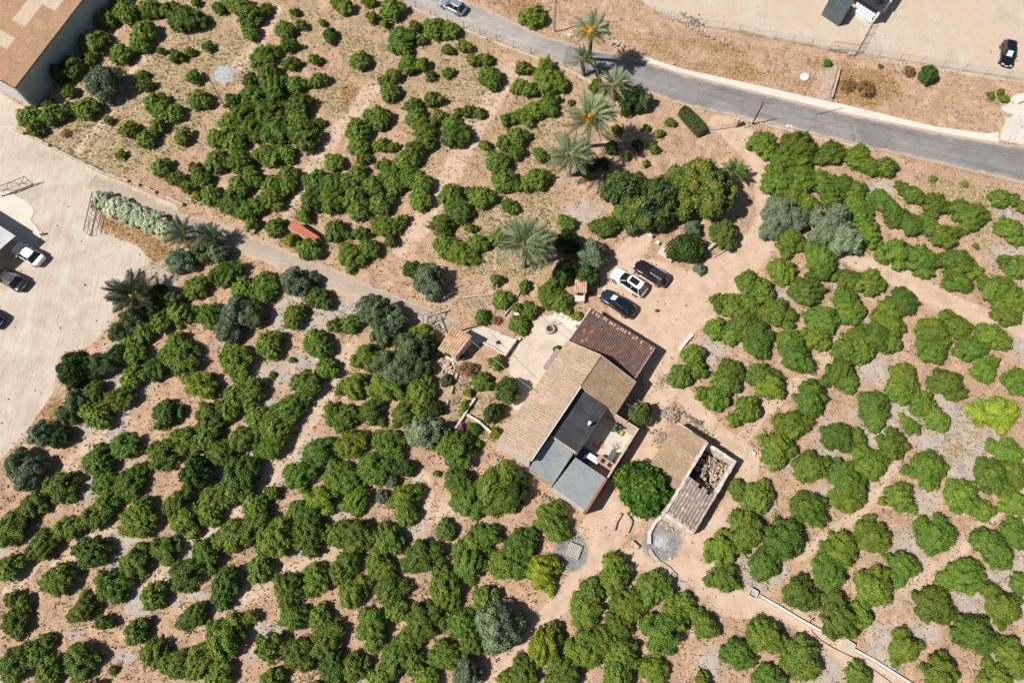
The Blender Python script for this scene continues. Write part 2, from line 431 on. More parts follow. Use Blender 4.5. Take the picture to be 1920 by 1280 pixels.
RUSTS = [[(1560, 125), (1660, 135), (1690, 175), (1640, 200), (1560, 185)], [(1090, 30), (1250, 70), (1300, 110), (1440, 110), (1540, 150), (1535, 180), (1430, 160), (1250, 120), (1190, 100), (1120, 70)],
         [(880, -5), (1010, -5), (1040, 60), (1100, 90), (1060, 75), (960, 30)], [(195, 405), (260, 430), (330, 470), (330, 500), (290, 500), (250, 450), (190, 425)],
         [(75, 770), (110, 745), (120, 790), (90, 800)], [(640, 160), (670, 165), (665, 205), (640, 210)], [(1260, 50), (1310, 80), (1290, 110), (1250, 85)], [(1280, 55), (1570, 115), (1560, 135), (1380, 115), (1280, 90)]]
ROAD_LO = [(560, -110), (640, -55), (747, -1), (815, 31), (865, 50), (960, 88), (1060, 124), (1110, 142), (1165, 160), (1222, 178), (1290, 200), (1387, 220), (1465, 237), (1530, 254), (1600, 270), (1760, 307), (1920, 345), (2120, 395), (2400, 470)]
ROAD_HI = [(740, -110), (800, -55), (864, 1), (915, 18), (960, 40), (1017, 66), (1067, 82), (1135, 98), (1170, 104), (1212, 117), (1280, 139), (1430, 176), (1530, 200), (1600, 216), (1760, 249), (1850, 265), (1920, 275), (2120, 310), (2400, 365)]
LANE_UP = [(178, 330), (250, 354), (320, 390), (350, 402), (407, 416), (480, 443), (560, 478), (640, 507), (700, 535), (760, 560), (810, 578), (862, 604)]
LANE_LO = [(160, 352), (230, 378), (305, 412), (345, 430), (390, 452), (470, 482), (540, 512), (627, 547), (690, 566), (740, 580), (790, 602), (835, 630)]
PATIO_P = [(1003, 598), (1030, 590), (1062, 598), (1092, 606), (1072, 634), (1060, 650), (1020, 712), (990, 762), (966, 770), (957, 757), (974, 742), (961, 722), (955, 692), (959, 655), (985, 635), (1000, 612)]
TERR_P = [(868, 628), (887, 618), (905, 613), (918, 616), (963, 637), (946, 664), (905, 643), (884, 646)]


def build_ground():
    x0, x1, y0, y1, st = -84.0, 84.0, -14.0, 88.0, 0.25
    nx, ny = int((x1 - x0) / st) + 1, int((y1 - y0) / st) + 1
    xs = np.linspace(x0, x1, nx); ys = np.linspace(y0, y1, ny)
    X, Y = np.meshgrid(xs, ys); X = X.ravel(); Y = Y.ravel()
    px, py = Pn(X, Y, 0.0)
    wob = (vnoise(X, Y, 2.2, 3) - 0.5) * 16
    def m(sd, w=8): return np.clip(0.5 + sd / w * 0.5, 0, 1)
    lot = np.maximum(m(sd_poly(px, py, LOT) + wob * .25, 5), m(sd_poly(px, py, UPLOT) + wob * .6, 10))
    track = np.zeros(len(X))
    for t in TRACKS: track = np.maximum(track, m(capsule(px, py, t) + wob * .5, 10))
    strip = np.zeros(len(X))
    for t in STRIPS: strip = np.maximum(strip, m(capsule(px, py, t) + wob * .7, 12))
    grass = np.zeros(len(X))
    for g in GRASS: grass = np.maximum(grass, m(sd_poly(px, py, g) + wob, 26))
    grass *= 0.75 + 0.5 * (vnoise(X, Y, 5, 9) - 0.3)
    upper = np.clip((700 - py) / 500, 0, 1) * np.clip((1150 - px) / 250, 0, 1)
    grass = np.maximum(grass, upper * 0.55 * (vnoise(X, Y, 7, 21) > 0.5))
    mud = np.zeros(len(X))
    for (mx, my, rx, ry) in MUDS:
        mud = np.maximum(mud, np.clip(1.05 - np.sqrt(((px - mx) / rx / 1.5) ** 2 + ((py - my) / ry / 1.4) ** 2) * 0.62 + wob * .03, 0, 1))
    mud = np.maximum(mud, np.clip((vnoise(X, Y, 6, 77, 3) - .52) * 6, 0, .8) * np.clip((py - 330) / 200, 0, 1) * np.clip(np.abs(px - 1080) / 250 - .4, 0, 1))
    rust = np.zeros(len(X))
    for i, g in enumerate(RUSTS): rust = np.maximum(rust, m(sd_poly(px, py, g) + wob, 22) * (1 if i in (0, 3, 4, 5) else 1.15 * vnoise(X, Y, 4.5, 31, 3)))
    ash = np.zeros(len(X))
    for (mx, my, rx, ry) in ((1241, 1017, 34, 32), (1070, 1035, 30, 34)):
        ash = np.maximum(ash, np.clip(1.3 - np.sqrt(((px - mx) / rx) ** 2 + ((py - my) / ry) ** 2) * 0.8 + wob * .012, 0, 1))
    track_s = np.maximum(track, strip * 1.0)
    # relief: clods in the tilled soil, none where the ground is compacted or paved
    road = np.maximum(m(sd_poly(px, py, ROAD_LO + ROAD_HI[::-1]) + 14, 14), m(sd_poly(px, py, LANE_UP + LANE_LO[::-1]) + 6, 10))
    pav = np.maximum(m(sd_poly(px, py, PATIO_P) + 6, 8), m(sd_poly(px, py, TERR_P) + 6, 8))
    flat = np.clip(1 - np.maximum.reduce([lot, track * .93, strip * .6, road, pav]), 0, 1)
    # tree rows run from lower left to upper right: low ridges along them
    row = np.sin((X * 0.83 - Y * 0.56) * 2 * math.pi / 4.2 + vnoise(X, Y, 9, 5) * 7) * 0.035
    Z = flat * ((vnoise(X, Y, 1.1, 1, 3) - 0.5) * 0.26 + (vnoise(X, Y, 0.5, 2, 2) - 0.5) * 0.12 + row) + (vnoise(X, Y, 12, 6) - 0.5) * 0.10 * flat
    Z += (np.maximum(lot, track) * (1 - road) * (1 - pav)) * (vnoise(X, Y, 1.6, 8, 3) - 0.5) * 0.05
    for t in TRACKS[:4] + TRACKS[5:6]:
        cz = capsule(px, py, [(a, b_, 0) for a, b_, w_ in t]); Z -= 0.035 * np.exp(-((-cz - 12) / 3.0) ** 2) * (1 - road) * (vnoise(X, Y, 4, 44) > .38)
    Z -= 0.02
    edge = np.minimum.reduce([X - x0, x1 - X, Y - y0, y1 - Y]); Z = np.where(edge < 0.2, -0.02, Z)
    idx = np.arange(nx * ny).reshape(ny, nx)
    q = np.stack([idx[:-1, :-1].ravel(), idx[:-1, 1:].ravel(), idx[1:, 1:].ravel(), idx[1:, :-1].ravel()], 1)
    fl = lot[q].mean(1); ft = track[q].mean(1)
    fpx = px[q].mean(1)
    co = np.stack([X, Y, Z], 1)
    za = np.stack([grass, mud, track_s, np.ones_like(X)], 1); zb = np.stack([lot, rust, ash, np.ones_like(X)], 1)
    sel = {'ground': ~((fl > .5) | (ft > .5)), 'yard': (fl > .5) & (fpx < 900), 'lot': (fl > .5) & (fpx >= 900), 'dirt_track': (ft > .5) & (fl <= .5)}
    lab = {'ground': ('ground',), 'yard': ('gravel_yard',), 'lot': ('dirt_lot',), 'dirt_track': ('dirt_track',)}
    for key, mask in sel.items():
        f = q[mask]; used, inv = np.unique(f, return_inverse=True); inv = inv.reshape(f.shape)
        v = co[used]; A = za[used]; B = zb[used]; f2 = inv
        if key == 'ground':      # outer skirt to the horizon
            n0 = len(v); R = 3000
            ring = [(-R, -R), (x0, -R), (x1, -R), (R, -R), (-R, y0), (x0, y0), (x1, y0), (R, y0), (-R, y1), (x0, y1), (x1, y1), (R, y1), (-R, R), (x0, R), (x1, R), (R, R)]
            rv = np.array([(a, b, -0.02) for a, b in ring]); rf = [[r * 4 + c, r * 4 + c + 1, r * 4 + c + 5, r * 4 + c + 4] for r in range(3) for c in range(3) if not (r == 1 and c == 1)]
            v = np.vstack([v, rv]); f2 = np.vstack([f2, np.array(rf) + n0])
            A = np.vstack([A, np.tile([0.25, 0, 0, 1], (16, 1))]); B = np.vstack([B, np.tile([0, 0.1, 0, 1], (16, 1))])
        me = mesh_np(lab[key][0], v, f2, GROUND_WARM if key == 'lot' else GROUND)
        for nm, arr in (('zone_a', A), ('zone_b', B)):
            a = me.color_attributes.new(nm, 'FLOAT_COLOR', 'POINT'); a.data.foreach_set('color', arr.astype(np.float32).ravel())
        o = link(bpy.data.objects.new(lab[key][0], me)); o['kind'] = 'structure'


build_ground()


def resample(pl, n):
    pts = [Vector(p) for p in pl]; L = [0]
    for a, b in zip(pts[:-1], pts[1:]): L.append(L[-1] + (b - a).length)
    out = []
    for i in range(n):
        s = L[-1] * i / (n - 1); k = max(j for j in range(len(L)) if L[j] <= s + 1e-9); k = min(k, len(pts) - 2)
        out.append(pts[k].lerp(pts[k + 1], (s - L[k]) / (L[k + 1] - L[k])))
    return out


def strip_sheet(name, lo, hi, z, m, n=160, rag=0.0, across=9, thick=0.0):
    A = resample([G(*p).xy for p in lo], n); B = resample([G(*p).xy for p in hi], n)
    vs, fs, ac = [], [], []
    for i, (a, b) in enumerate(zip(A, B)):
        d = (b - a).normalized()
        a = a + d * rnd.uniform(-rag, rag); b = b + d * rnd.uniform(-rag, rag)
        for j in range(across):
            t = j / (across - 1); p = a.lerp(b, t)
            vs.append((p.x, p.y, z + (0.05 * math.sin(math.pi * t) if thick == 0 else 0))); ac.append((t, t, t, 1))
    for i in range(n - 1):
        for j in range(across - 1):
            k = i * across + j; fs.append((k, k + 1, k + across + 1, k + across))
    me = mesh_np(name, vs, [f[::-1] for f in fs], m, smooth=True)
    at = me.color_attributes.new('across', 'FLOAT_COLOR', 'POINT'); at.data.foreach_set('color', np.array(ac, dtype=np.float32).ravel())
    o = link(bpy.data.objects.new(name, me)); o['kind'] = 'structure'
    if me.polygons[0].normal.z < 0: me.flip_normals()
    return o


def split_at(pl, x, left):
    out = []
    for a, b in zip(pl[:-1], pl[1:]):
        if (a[0] < x) != (b[0] < x):
            t = (x - a[0]) / (b[0] - a[0]); c = (x, a[1] + t * (b[1] - a[1]))
            if left: out.append(a); out.append(c); return out
            out = [c]
        elif left: out.append(a)
        if not left and out: out.append(b)
    return out


strip_sheet('old_road', split_at(ROAD_LO, 1053, True), split_at(ROAD_HI, 1066, True), 0.02, asphalt('old_asphalt', (0.40, 0.365, 0.33)), 90, 0.08)
strip_sheet('road', split_at(ROAD_LO, 1053, False), split_at(ROAD_HI, 1066, False), 0.02, asphalt('new_asphalt', (0.265, 0.245, 0.235)), 130, 0.05)
strip_sheet('lane', LANE_LO, LANE_UP, 0.015, asphalt('dusty_asphalt', (0.42, 0.345, 0.275), (.47, .345, .25), .30), 110, 0.22, 7)


def poly_sheet(name, poly, z0, z1, m, kind='structure', bev=0):
    mb = MB(); pp = []
    n = len(poly)
    for i in range(n):                       # roughen the outline
        a = G(*poly[i]).xy; b = G(*poly[(i + 1) % n]).xy; k = max(1, int((b - a).length / 0.5))
        for j in range(k):
            p = a.lerp(b, j / k); pp.append((p.x + rnd.uniform(-.06, .06), p.y + rnd.uniform(-.06, .06)))
    mb.prism(pp, z0, z1)
    o = mb.build(name, m)
    if kind: o['kind'] = kind
    return o


poly_sheet('patio', PATIO_P, -0.1, 0.07, PATIO)
poly_sheet('terrace', TERR_P, -0.1, 0.12, mat('terrace_cement', (0.55, 0.48, 0.40), 0.85, 0.12, 0.8, bmp=0.2))
poly_sheet('driveway', [(1877, 201), (1900, 180), (2000, 170), (2060, 290), (1920, 272), (1872, 262), (1886, 226)], -0.1, 0.045, mat('pale_concrete', (0.62, 0.56, 0.49), 0.85, 0.12, 0.6, bmp=0.2))
poly_sheet('footpath', [(1549, 126), (1571, 124), (1553, 188), (1531, 184)], -0.1, 0.06, mat('worn_concrete', (0.43, 0.34, 0.27), 0.9, 0.2, 1.5, bmp=0.3))
poly_sheet('forecourt', [(-80, 300), (0, 350), (40, 372), (60, 385), (66, 398), (58, 412), (80, 440), (60, 466), (0, 440), (-80, 420)], -0.1, 0.03, MATS['pale_concrete'])

# raised pavement along the far side of the road
def pavement():
    lo = [(1196, 112), (1280, 139), (1430, 176), (1530, 200), (1600, 216), (1760, 249), (1850, 265), (1872, 268)]
    hi = [(1203, 106), (1280, 131), (1430, 164), (1505, 181), (1600, 202), (1750, 238), (1850, 252), (1870, 249)]
    A = resample([G(*p).xy for p in lo], 90); B = resample([G(*p).xy for p in hi], 90)
    mb = MB()
    for i in range(89):
        h = 0.13 + rnd.uniform(-.008, .008); g = 0.012
        a0 = A[i].lerp(A[i + 1], g); a1 = A[i].lerp(A[i + 1], 1 - g); b0 = B[i].lerp(B[i + 1], g); b1 = B[i].lerp(B[i + 1], 1 - g)
        mb.prism([a0, a1, b1, b0], -0.05, h)
    o = mb.build('pavement', mat('bright_concrete', (0.66, 0.60, 0.53), 0.85, 0.1, 0.8, bmp=0.15)); o['kind'] = 'structure'


pavement()

# kerb on the near side of the road, broken in places
def kerb_line(name, pts, w, h, m, step=1.0, kind='structure', rag=0.04, miss=0.0, label=None, cat=None):
    P = [G(*p).xy for p in pts]; L = sum((b - a).length for a, b in zip(P[:-1], P[1:])); n = max(2, int(L / step) + 1)
    R = resample(P, n); mb = MB()
    for i in range(n - 1):
        if rnd.random() < miss: continue
        off = Vector((rnd.uniform(-rag, rag), rnd.uniform(-rag, rag)))
        mb.wall(R[i].lerp(R[i + 1], .015) + off, R[i].lerp(R[i + 1], .985) + off, -0.08, h * rnd.uniform(.85, 1.1), w * rnd.uniform(.9, 1.1))
    o = mb.build(name, m)
    if kind: o['kind'] = kind
    if label: tag(o, label, cat)
    return o


kerb_line('kerb', [(752, 6), (815, 35), (865, 55), (960, 93), (1060, 130), (1110, 157)], 0.35, 0.16, CONC, 1.1, miss=.04)
kerb_line('kerb', [(1222, 184), (1290, 205), (1387, 226)], 0.2, 0.08, CONC, 1.1, miss=.45)
kerb_line('kerb', [(1395, 226), (1465, 241), (1530, 259), (1600, 275), (1640, 284)], 0.3, 0.14, CONC, 1.2, miss=.1)
kerb_line('roadside_kerb_wall', [(27, 244), (70, 262), (110, 284), (195, 326), (260, 348), (320, 374), (345, 386)], 0.28, 0.35, STONE, 0.8, None, 0.03, .04,
          'low crumbling stone wall between the gravel yard and the upper orchard', 'wall')
kerb_line('boundary_footing', [(1112, 142), (1175, 162)], 0.25, 0.1, CONC, 1.0, miss=.2)

# ------------------------------------------------------------------ buildings
class Frame:
    """local axes: u along one side, v across, in plan"""
    def __init__(s, o, ang_u, ang_v):
        s.o = Vector(o[:2]); s.u = Vector((math.cos(ang_u), math.sin(ang_u))); s.v = Vector((math.cos(ang_v), math.sin(ang_v)))

    def p(s, u, v, z=None):
        q = s.o + s.u * u + s.v * v
        return Vector((q.x, q.y, z)) if z is not None else q


def sheet_mesh(name, c00, c10, c11, c01, waves, amp, m, seg=4, ny=2, th=0.0):
    """corrugated sheet; c00->c10 runs across the waves"""
    nx = waves * seg + 1; vs, fs = [], []
    nrm = (c10 - c00).cross(c01 - c00).normalized()
    if nrm.z < 0: nrm = -nrm
    for j in range(ny + 1):
        for i in range(nx):
            s, t = i / (nx - 1), j / ny
            p = c00.lerp(c10, s).lerp(c01.lerp(c11, s), t) + nrm * (amp * math.sin(2 * math.pi * i / seg))
            vs.append(p)
    for j in range(ny):
        for i in range(nx - 1): k = j * nx + i; fs.append((k, k + 1, k + nx + 1, k + nx))
    me = bpy.data.meshes.new(name); me.from_pydata(vs, [], fs); me.materials.append(m); me.update()
    return me


def corr_roof(parent, c00, c10, c11, c01, nu, nv, m, pitch=0.27, tone=(0.93, 1.07), odd=(), name='roof_sheet', skew=0.0):
    """c00->c10 along the eave (split in nu), c00->c01 up the slope (split in nv)"""
    rs = random.Random(nu * 31 + nv)
    nrm = (c10 - c00).cross(c01 - c00).normalized(); nrm = nrm if nrm.z > 0 else -nrm
    for j in range(nv):
        for i in range(-1 if skew and j % 2 else 0, nu):
            s0, s1, t0, t1 = i / nu - .002, (i + 1) / nu + .004, j / nv - .012, (j + 1) / nv + .012
            if skew: sh = skew * (j % 2) / nu; s0 = min(1, max(-.002, s0 + sh)); s1 = min(1, s1 + sh)
            if s1 - s0 < .01: continue
            def P(s, t): return c00.lerp(c10, s).lerp(c01.lerp(c11, s), t)
            lift = nrm * (0.02 * j + 0.006 * (i % 2) + rs.uniform(0, .006))
            me = sheet_mesh(name, P(s0, t0) + lift, P(s1, t0) + lift, P(s1, t1) + lift, P(s0, t1) + lift,
                            max(2, round((c10 - c00).length * (s1 - s0) / pitch)), 0.015, m)
            o = link(bpy.data.objects.new(name, me), parent)
            k = rs.uniform(*tone) * (1.13 if rs.random() < .16 else 1); o.color = (k, k * rs.uniform(.95, 1.0), k * rs.uniform(.9, 1.0), 1)


def sheet_roof_mat(name, c, c2):
    m, nt, b = _bsdf(name)
    n1 = noise(nt, 0.8, 7, 0.65, 'pos'); n2 = noise(nt, 5, 5, 0.7, 'pos')
    col = ramp(nt, n1, [(0.32, c), (0.68, c2)])
    col = mixc(nt, 1.0, col, ramp(nt, n2, [(0.33, (0.62, 0.58, 0.53)), (0.58, (1, 1, 1))]), 'MULTIPLY')
    oi = nt.nodes.new('ShaderNodeObjectInfo'); col = mixc(nt, 1.0, col, oi.outputs['Color'], 'MULTIPLY')
    nt.links.new(col, b.inputs['Base Color']); b.inputs['Roughness'].default_value = 0.85
    bump(nt, b, n2, 0.2, 0.01); return m


FIBRE = sheet_roof_mat('fibre_cement', (0.40, 0.295, 0.215), (0.48, 0.375, 0.285))
FIBRE2 = sheet_roof_mat('old_fibre_cement', (0.34, 0.24, 0.15), (0.42, 0.31, 0.205))
BITUM = mat('bitumen_felt', (0.043, 0.042, 0.046), 0.62, 0.42, 0.6, bmp=0.15)
GREYM = mat('grey_membrane', (0.235, 0.265, 0.27), 0.7, 0.32, 0.5, c2=(0.31, 0.335, 0.33), bmp=0.2)


def tile_roof(name, parent, c00, c10, c11, c01, m, pitch=0.24, run=0.36, skip=None, kind='stuff', amp=0.06):
    """rows of half-round clay tiles joined into one mesh; c00->c10 along the eave"""
    W = (c10 - c00).length; L = (c01 - c00).length; nu = int(W / pitch); nv = int(L / run)
    nrm = (c10 - c00).cross(c01 - c00).normalized(); nrm = nrm if nrm.z > 0 else -nrm
    vs, fs, tn = [], [], []; rs = random.Random(nu + nv)

    def P(s, t): return c00.lerp(c10, s).lerp(c01.lerp(c11, s), t)
    for i in range(nu):
        for j in range(nv):
            s, t = (i + .5) / nu, (j + .5) / nv
            if skip and skip(s, t): continue
            hw = 0.5 / nu; js = rs.uniform(-.06, .06) / nu; jt = rs.uniform(-.05, .05) / nv
            o = len(vs); k = rs.uniform(.75, 1.2); r = rs.random(); hue = (k, k * (.92 if r > .8 else 1), k * (.85 if r > .8 else 1), 1)
            if r < .05: hue = (k * 1.5, k * 1.35, k * 1.2, 1)
            for (tt, lf) in ((j / nv - .1 / nv, 0.035), ((j + 1) / nv, 0.0)):
                for (sx, hh) in ((-1.0, 0.0), (-.62, amp * .8), (0, amp), (.62, amp * .8), (1.0, 0.0)):
                    vs.append(P(s + js + sx * hw * .8, tt + jt) + nrm * (hh + lf)); tn.append(hue)
            for q in range(4): fs.append((o + q, o + q + 1, o + q + 6, o + q + 5))
            vs += [vs[o] - nrm * .01, vs[o + 4] - nrm * .01]; tn += [hue, hue]
            vs.append(P(s - hw, (j - .1) / nv) + nrm * .005); vs.append(P(s + hw, (j - .1) / nv) + nrm * .005)
            vs.append(P(s + hw, (j + 1) / nv)); vs.append(P(s - hw, (j + 1) / nv)); tn += [(k * .7, k * .7, k * .7, 1)] * 4
            fs.append((o + 12, o + 13, o + 14, o + 15))
    me = mesh_np(name, [tuple(v) for v in vs], fs, m, tint=tn)
    o = link(bpy.data.objects.new(name, me), parent)
    if kind: o['kind'] = kind
    return o


def tile_mat(name, c, c2):
    m, nt, b = _bsdf(name)
    at = nt.nodes.new('ShaderNodeAttribute'); at.attribute_name = 'tint'
    col = ramp(nt, noise(nt, 0.7, 6, 0.7, 'pos'), [(0.35, c), (0.65, c2)])
    col = mixc(nt, 1.0, col, at.outputs['Color'], 'MULTIPLY')
    n2 = noise(nt, 7, 5, 0.7, 'pos')
    col = mixc(nt, 1.0, col, ramp(nt, n2, [(0.35, (0.6, 0.6, 0.6)), (0.6, (1, 1, 1))]), 'MULTIPLY')
    nt.links.new(col, b.inputs['Base Color']); b.inputs['Roughness'].default_value = 0.9; return m


TILE_RB = tile_mat('lichened_clay', (0.22, 0.11, 0.085), (0.14, 0.098, 0.085))
TILE_GR = tile_mat('old_grey_tile', (0.38, 0.30, 0.255), (0.45, 0.37, 0.32))
TILE_OR = tile_mat('pale_orange_clay', (0.60, 0.34, 0.20), (0.66, 0.45, 0.30))  # pale orange tan is the clay's own colour

R = math.radians
HF = Frame(G(935, 828, 2.6), R(55.8), R(-34.3))
house = empty('farmhouse', HF.p(6, 4, 0), R(55.8), 'long low farmhouse with corrugated tan roof, black and grey flat roofs and brown tiled wing', 'house')


def hbox(name, m, u0, u1, v0, v1, z0, z1, parent, f=HF, bev=0):
    mb = MB(); zz = z1
    mb.prism([f.p(u0, v0), f.p(u1, v0), f.p(u1, v1), f.p(u0, v1)], z0, zz)
    o = mb.build(name, m, None, bevel=bev); adopt(o, parent); return o


def adopt(o, parent):
    """parent an object whose mesh is already in world coordinates"""
    if parent is None: return o
    bpy.context.view_layer.update
    M = Matrix.Translation(parent.location) @ parent.rotation_euler.to_matrix().to_4x4()
    o.parent = parent; o.matrix_parent_inverse = M.inverted(); return o


def adopt_all(objs, parent):
    for o in objs: adopt(o, parent)


def wallq(name, m, f, pts, z0, z1, t, parent, z1b=None):
    mb = MB(); n = len(pts)
    zs = z1 if isinstance(z1, (list, tuple)) else [z1] * n
    for i in range(n - 1): mb.wall(f.p(*pts[i]), f.p(*pts[i + 1]), z0, zs[i], t, zs[i + 1])
    o = mb.build(name, m); return adopt(o, parent)


def roofset(parent, fn):
    before = set(COL.objects); fn()
    for o in COL.objects:
        if o not in before and o.parent is None and o.type == 'MESH': adopt(o, parent)


p3 = HF.p
# main gabled range
wallq('wall', WHITEW, HF, [(0.12, 0.12), (13.25, 0.12)], 0, 2.5, 0.3, house)
wallq('gable_wall', WHITEW, HF, [(13.22, 0.0), (13.22, 3.85), (13.22, 8.2)], 0, [2.45, 4.05, 2.85], 0.3, house)
wallq('gable_wall', WHITEW, HF, [(0.1, -.02), (0.1, 3.85)], 0, [2.56, 4.13], 0.3, house)
wallq('wall', PLAST, HF, [(9.4, 8.2), (13.25, 8.2)], 0, 2.85, 0.3, house)
wallq('wall', PLAST, HF, [(9.5, 3.85), (9.5, 8.1)], 0, [4.05, 2.88], 0.28, house)
wallq('wall', PLAST, HF, [(0.2, 3.8), (9.5, 3.8)], 0, 4.05, 0.28, house)
roofset(house, lambda: corr_roof(None, p3(-.02, -.15, 2.56), p3(13.42, -.15, 2.56), p3(13.42, 3.88, 4.2), p3(-.02, 3.88, 4.2), 12, 2, FIBRE, skew=0.5))
roofset(house, lambda: corr_roof(None, p3(9.3, 8.42, 2.96), p3(13.42, 8.42, 2.96), p3(13.42, 3.88, 4.2), p3(9.3, 3.88, 4.2), 4, 2, FIBRE2, tone=(0.84, .93)))
mb = MB(); mb.tube([p3(9.3, 3.9, 4.26), p3(13.42, 3.9, 4.26)], 0.10, 6); adopt(mb.build('ridge_cap', FIBRE), house)
mb = MB(); mb.wall(p3(0, 3.98), p3(9.35, 3.98), 3.9, 4.22, 0.16); adopt(mb.build('parapet', WHITEW), house)
for vv in (0.9, 2.4, 5.4, 7.0):                         # pale cement strip along the north gable
    pass
mb = MB(); mb.tube([p3(13.4, -.1, 2.66), p3(13.4, 3.85, 4.28), p3(13.4, 8.4, 3.04)], 0.055, 5); adopt(mb.build('verge', PLAST), house)
# door and windows of the patio side
for u0, w, z0, z1, nm in ((4.0, 1.0, 0, 2.0, 'door'), (6.2, 0.9, 0.9, 1.9, 'window'), (9.2, 0.9, 0.9, 1.9, 'window'), (11.2, 1.0, 0, 2.0, 'door')):
    mb = MB(); mb.wall(p3(u0, -.05), p3(u0 + w, -.05), z0, z1, 0.06); adopt(mb.build(nm, WOOD if nm == 'door' else DARKIN), house)
    if nm == 'window':
        mb = MB(); mb.wall(p3(u0 - .1, -.1), p3(u0 + w + .1, -.1), z0 - .08, z0 - .002, 0.14); adopt(mb.build('window_sill', CONC), house)
# black felt roof
def slab(name, m, corners, th, parent, uneven=0.0):
    """roof slab from 4 corners (world, with z), finely divided so that it can sag"""
    n = 12; vs = []; fs = []
    for j in range(n + 1):
        for i in range(n + 1):
            s, t = i / n, j / n; p = corners[0].lerp(corners[1], s).lerp(corners[3].lerp(corners[2], s), t)
            vs.append(p + Vector((0, 0, rnd.uniform(-1, 1) * uneven - uneven * 6 * math.sin(math.pi * s) * math.sin(math.pi * t))))
    for j in range(n):
        for i in range(n): k = j * (n + 1) + i; fs.append((k, k + 1, k + n + 2, k + n + 1))
    mb = MB(); mb.add(vs, fs)
    lo = [c - Vector((0, 0, th)) for c in corners]; rim = [0, n, (n + 1) ** 2 - 1, n * (n + 1)]
    edges = [[j for j in range(n + 1)], [j * (n + 1) + n for j in range(n + 1)], [n * (n + 1) + j for j in range(n, -1, -1)], [j * (n + 1) for j in range(n, -1, -1)]]
    for e in edges:
        o = len(mb.v); mb.v += [tuple(Vector(mb.v[k]) - Vector((0, 0, th))) for k in e]
        for q in range(len(e) - 1): mb.f.append([e[q], e[q + 1], o + q + 1, o + q])
    return adopt(mb.build(name, m, smooth=False), parent)


slab('flat_roof', BITUM, [p3(3.5, 3.62 + .5, 3.45), p3(9.28, 4.12, 3.45), p3(9.28, 7.35, 3.2), p3(3.5, 7.35, 3.2)], 0.12, house, 0.012)
slab('flat_roof', GREYM, [p3(-.45, 4.12, 2.95), p3(3.36, 4.12, 2.95), p3(3.3, 7.0, 2.7), p3(-.45, 7.0, 2.7)], 0.12, house, 0.008)
slab('flat_roof', GREYM, [p3(-.75, 7.1, 2.5), p3(3.12, 7.4, 2.5), p3(3.15, 11.15, 2.3), p3(-.75, 11.05, 2.3)], 0.1, house, 0.008)
for (u0, u1, v0, v1, z0, z1, mm, nn) in ((3.5, 9.28, 4.15, 7.3, 3.45, 3.2, BITUM, 2),):
    for k in range(1, nn + 1):                          # overlapping felt strips
        u = u0 + (u1 - u0) * k / (nn + 1)
        mb = MB(); mb.add([p3(u - .04, v0, z0 + .02), p3(u + .04, v0, z0 + .02), p3(u + .04, v1, z1 + .02), p3(u - .04, v1, z1 + .02), p3(u - .04, v0, z0 - .1), p3(u + .04, v0, z0 - .1), p3(u + .04, v1, z1 - .1), p3(u - .04, v1, z1 - .1)], [(0, 1, 2, 3), (4, 7, 6, 5), (0, 4, 5, 1), (1, 5, 6, 2), (2, 6, 7, 3), (3, 7, 4, 0)])
        adopt(mb.build('felt_seam', mm), house)
wallq('wall', WHITEW, HF, [(3.5, 7.25), (9.4, 7.25)], 0, 3.05, 0.2, house)
wallq('wall', PLAST, HF, [(3.45, 4.2), (3.45, 7.2)], 0, [3.3, 3.05], 0.2, house)
wallq('wall', PLAST, HF, [(-.35, 4.1), (-.35, 6.95)], 0, [2.8, 2.55], 0.25, house)
wallq('wall', PLAST, HF, [(-.35, 6.95), (3.2, 6.95)], 0, 2.55, 0.2, house)
wallq('wall', WHITEW, HF, [(-.65, 7.15), (-.65, 11.0)], 0, [2.38, 2.18], 0.25, house)
wallq('brick_wall', BRICK, HF, [(-.82, 11.15), (3.1, 11.15)], 0, 2.36, 0.24, house)
wallq('wall', PLAST, HF, [(3.05, 7.5), (3.05, 10.9)], 0, [2.38, 2.18], 0.2, house)
mb = MB(); mb.lathe([(0.13, 0), (0.13, 0.75), (0.17, 0.75), (0.17, 0.95), (0.02, 1.0)], G(1104, 796, 3.35), 10); adopt(mb.build('chimney_pipe', mat('white_metal', (0.75, 0.75, 0.74), 0.5, 0.08), smooth=False), house)
# walled back yard
YW = mat('yard_wall', (0.52, 0.40, 0.31), 0.9, 0.2, 1.6, bmp=0.3)
wallq('yard_wall', YW, HF, [(9.45, 8.4), (9.45, 11.3)], 0, 2.0, 0.18, house)
wallq('yard_wall', YW, HF, [(9.36, 11.2), (3.3, 11.2)], 0, 2.0, 0.18, house)
hb = hbox('yard_floor', MATS['terrace_cement'], 3.2, 9.35, 7.35, 11.1, -.05, 0.06, house)
# brown tiled wing
tr_c = [p3(18.3, -.1, 2.15), p3(18.25, 8.1, 2.15), p3(13.4, 8.1, 2.3), p3(13.4, -.05, 2.3)]
o = tile_roof('roof_tiles', None, tr_c[0], tr_c[1], tr_c[2], tr_c[3], TILE_RB, 0.24, 0.34); adopt(o, house)
wallq('wall', PLAST, HF, [(13.4, 0.1), (18.1, 0.1), (18.1, 7.95), (13.4, 7.95)], 0, [2.15, 2.02, 2.02, 2.15], 0.26, house)
mb = MB(); mb.tube([p3(13.4, -.1, 2.36), p3(18.25, -.1, 2.22)], 0.09, 5); adopt(mb.build('verge', WHITEW), house)
mb = MB(); mb.tube([p3(13.4, 8.15, 2.36), p3(18.2, 8.15, 2.22)], 0.07, 5); adopt(mb.build('verge', PLAST), house)
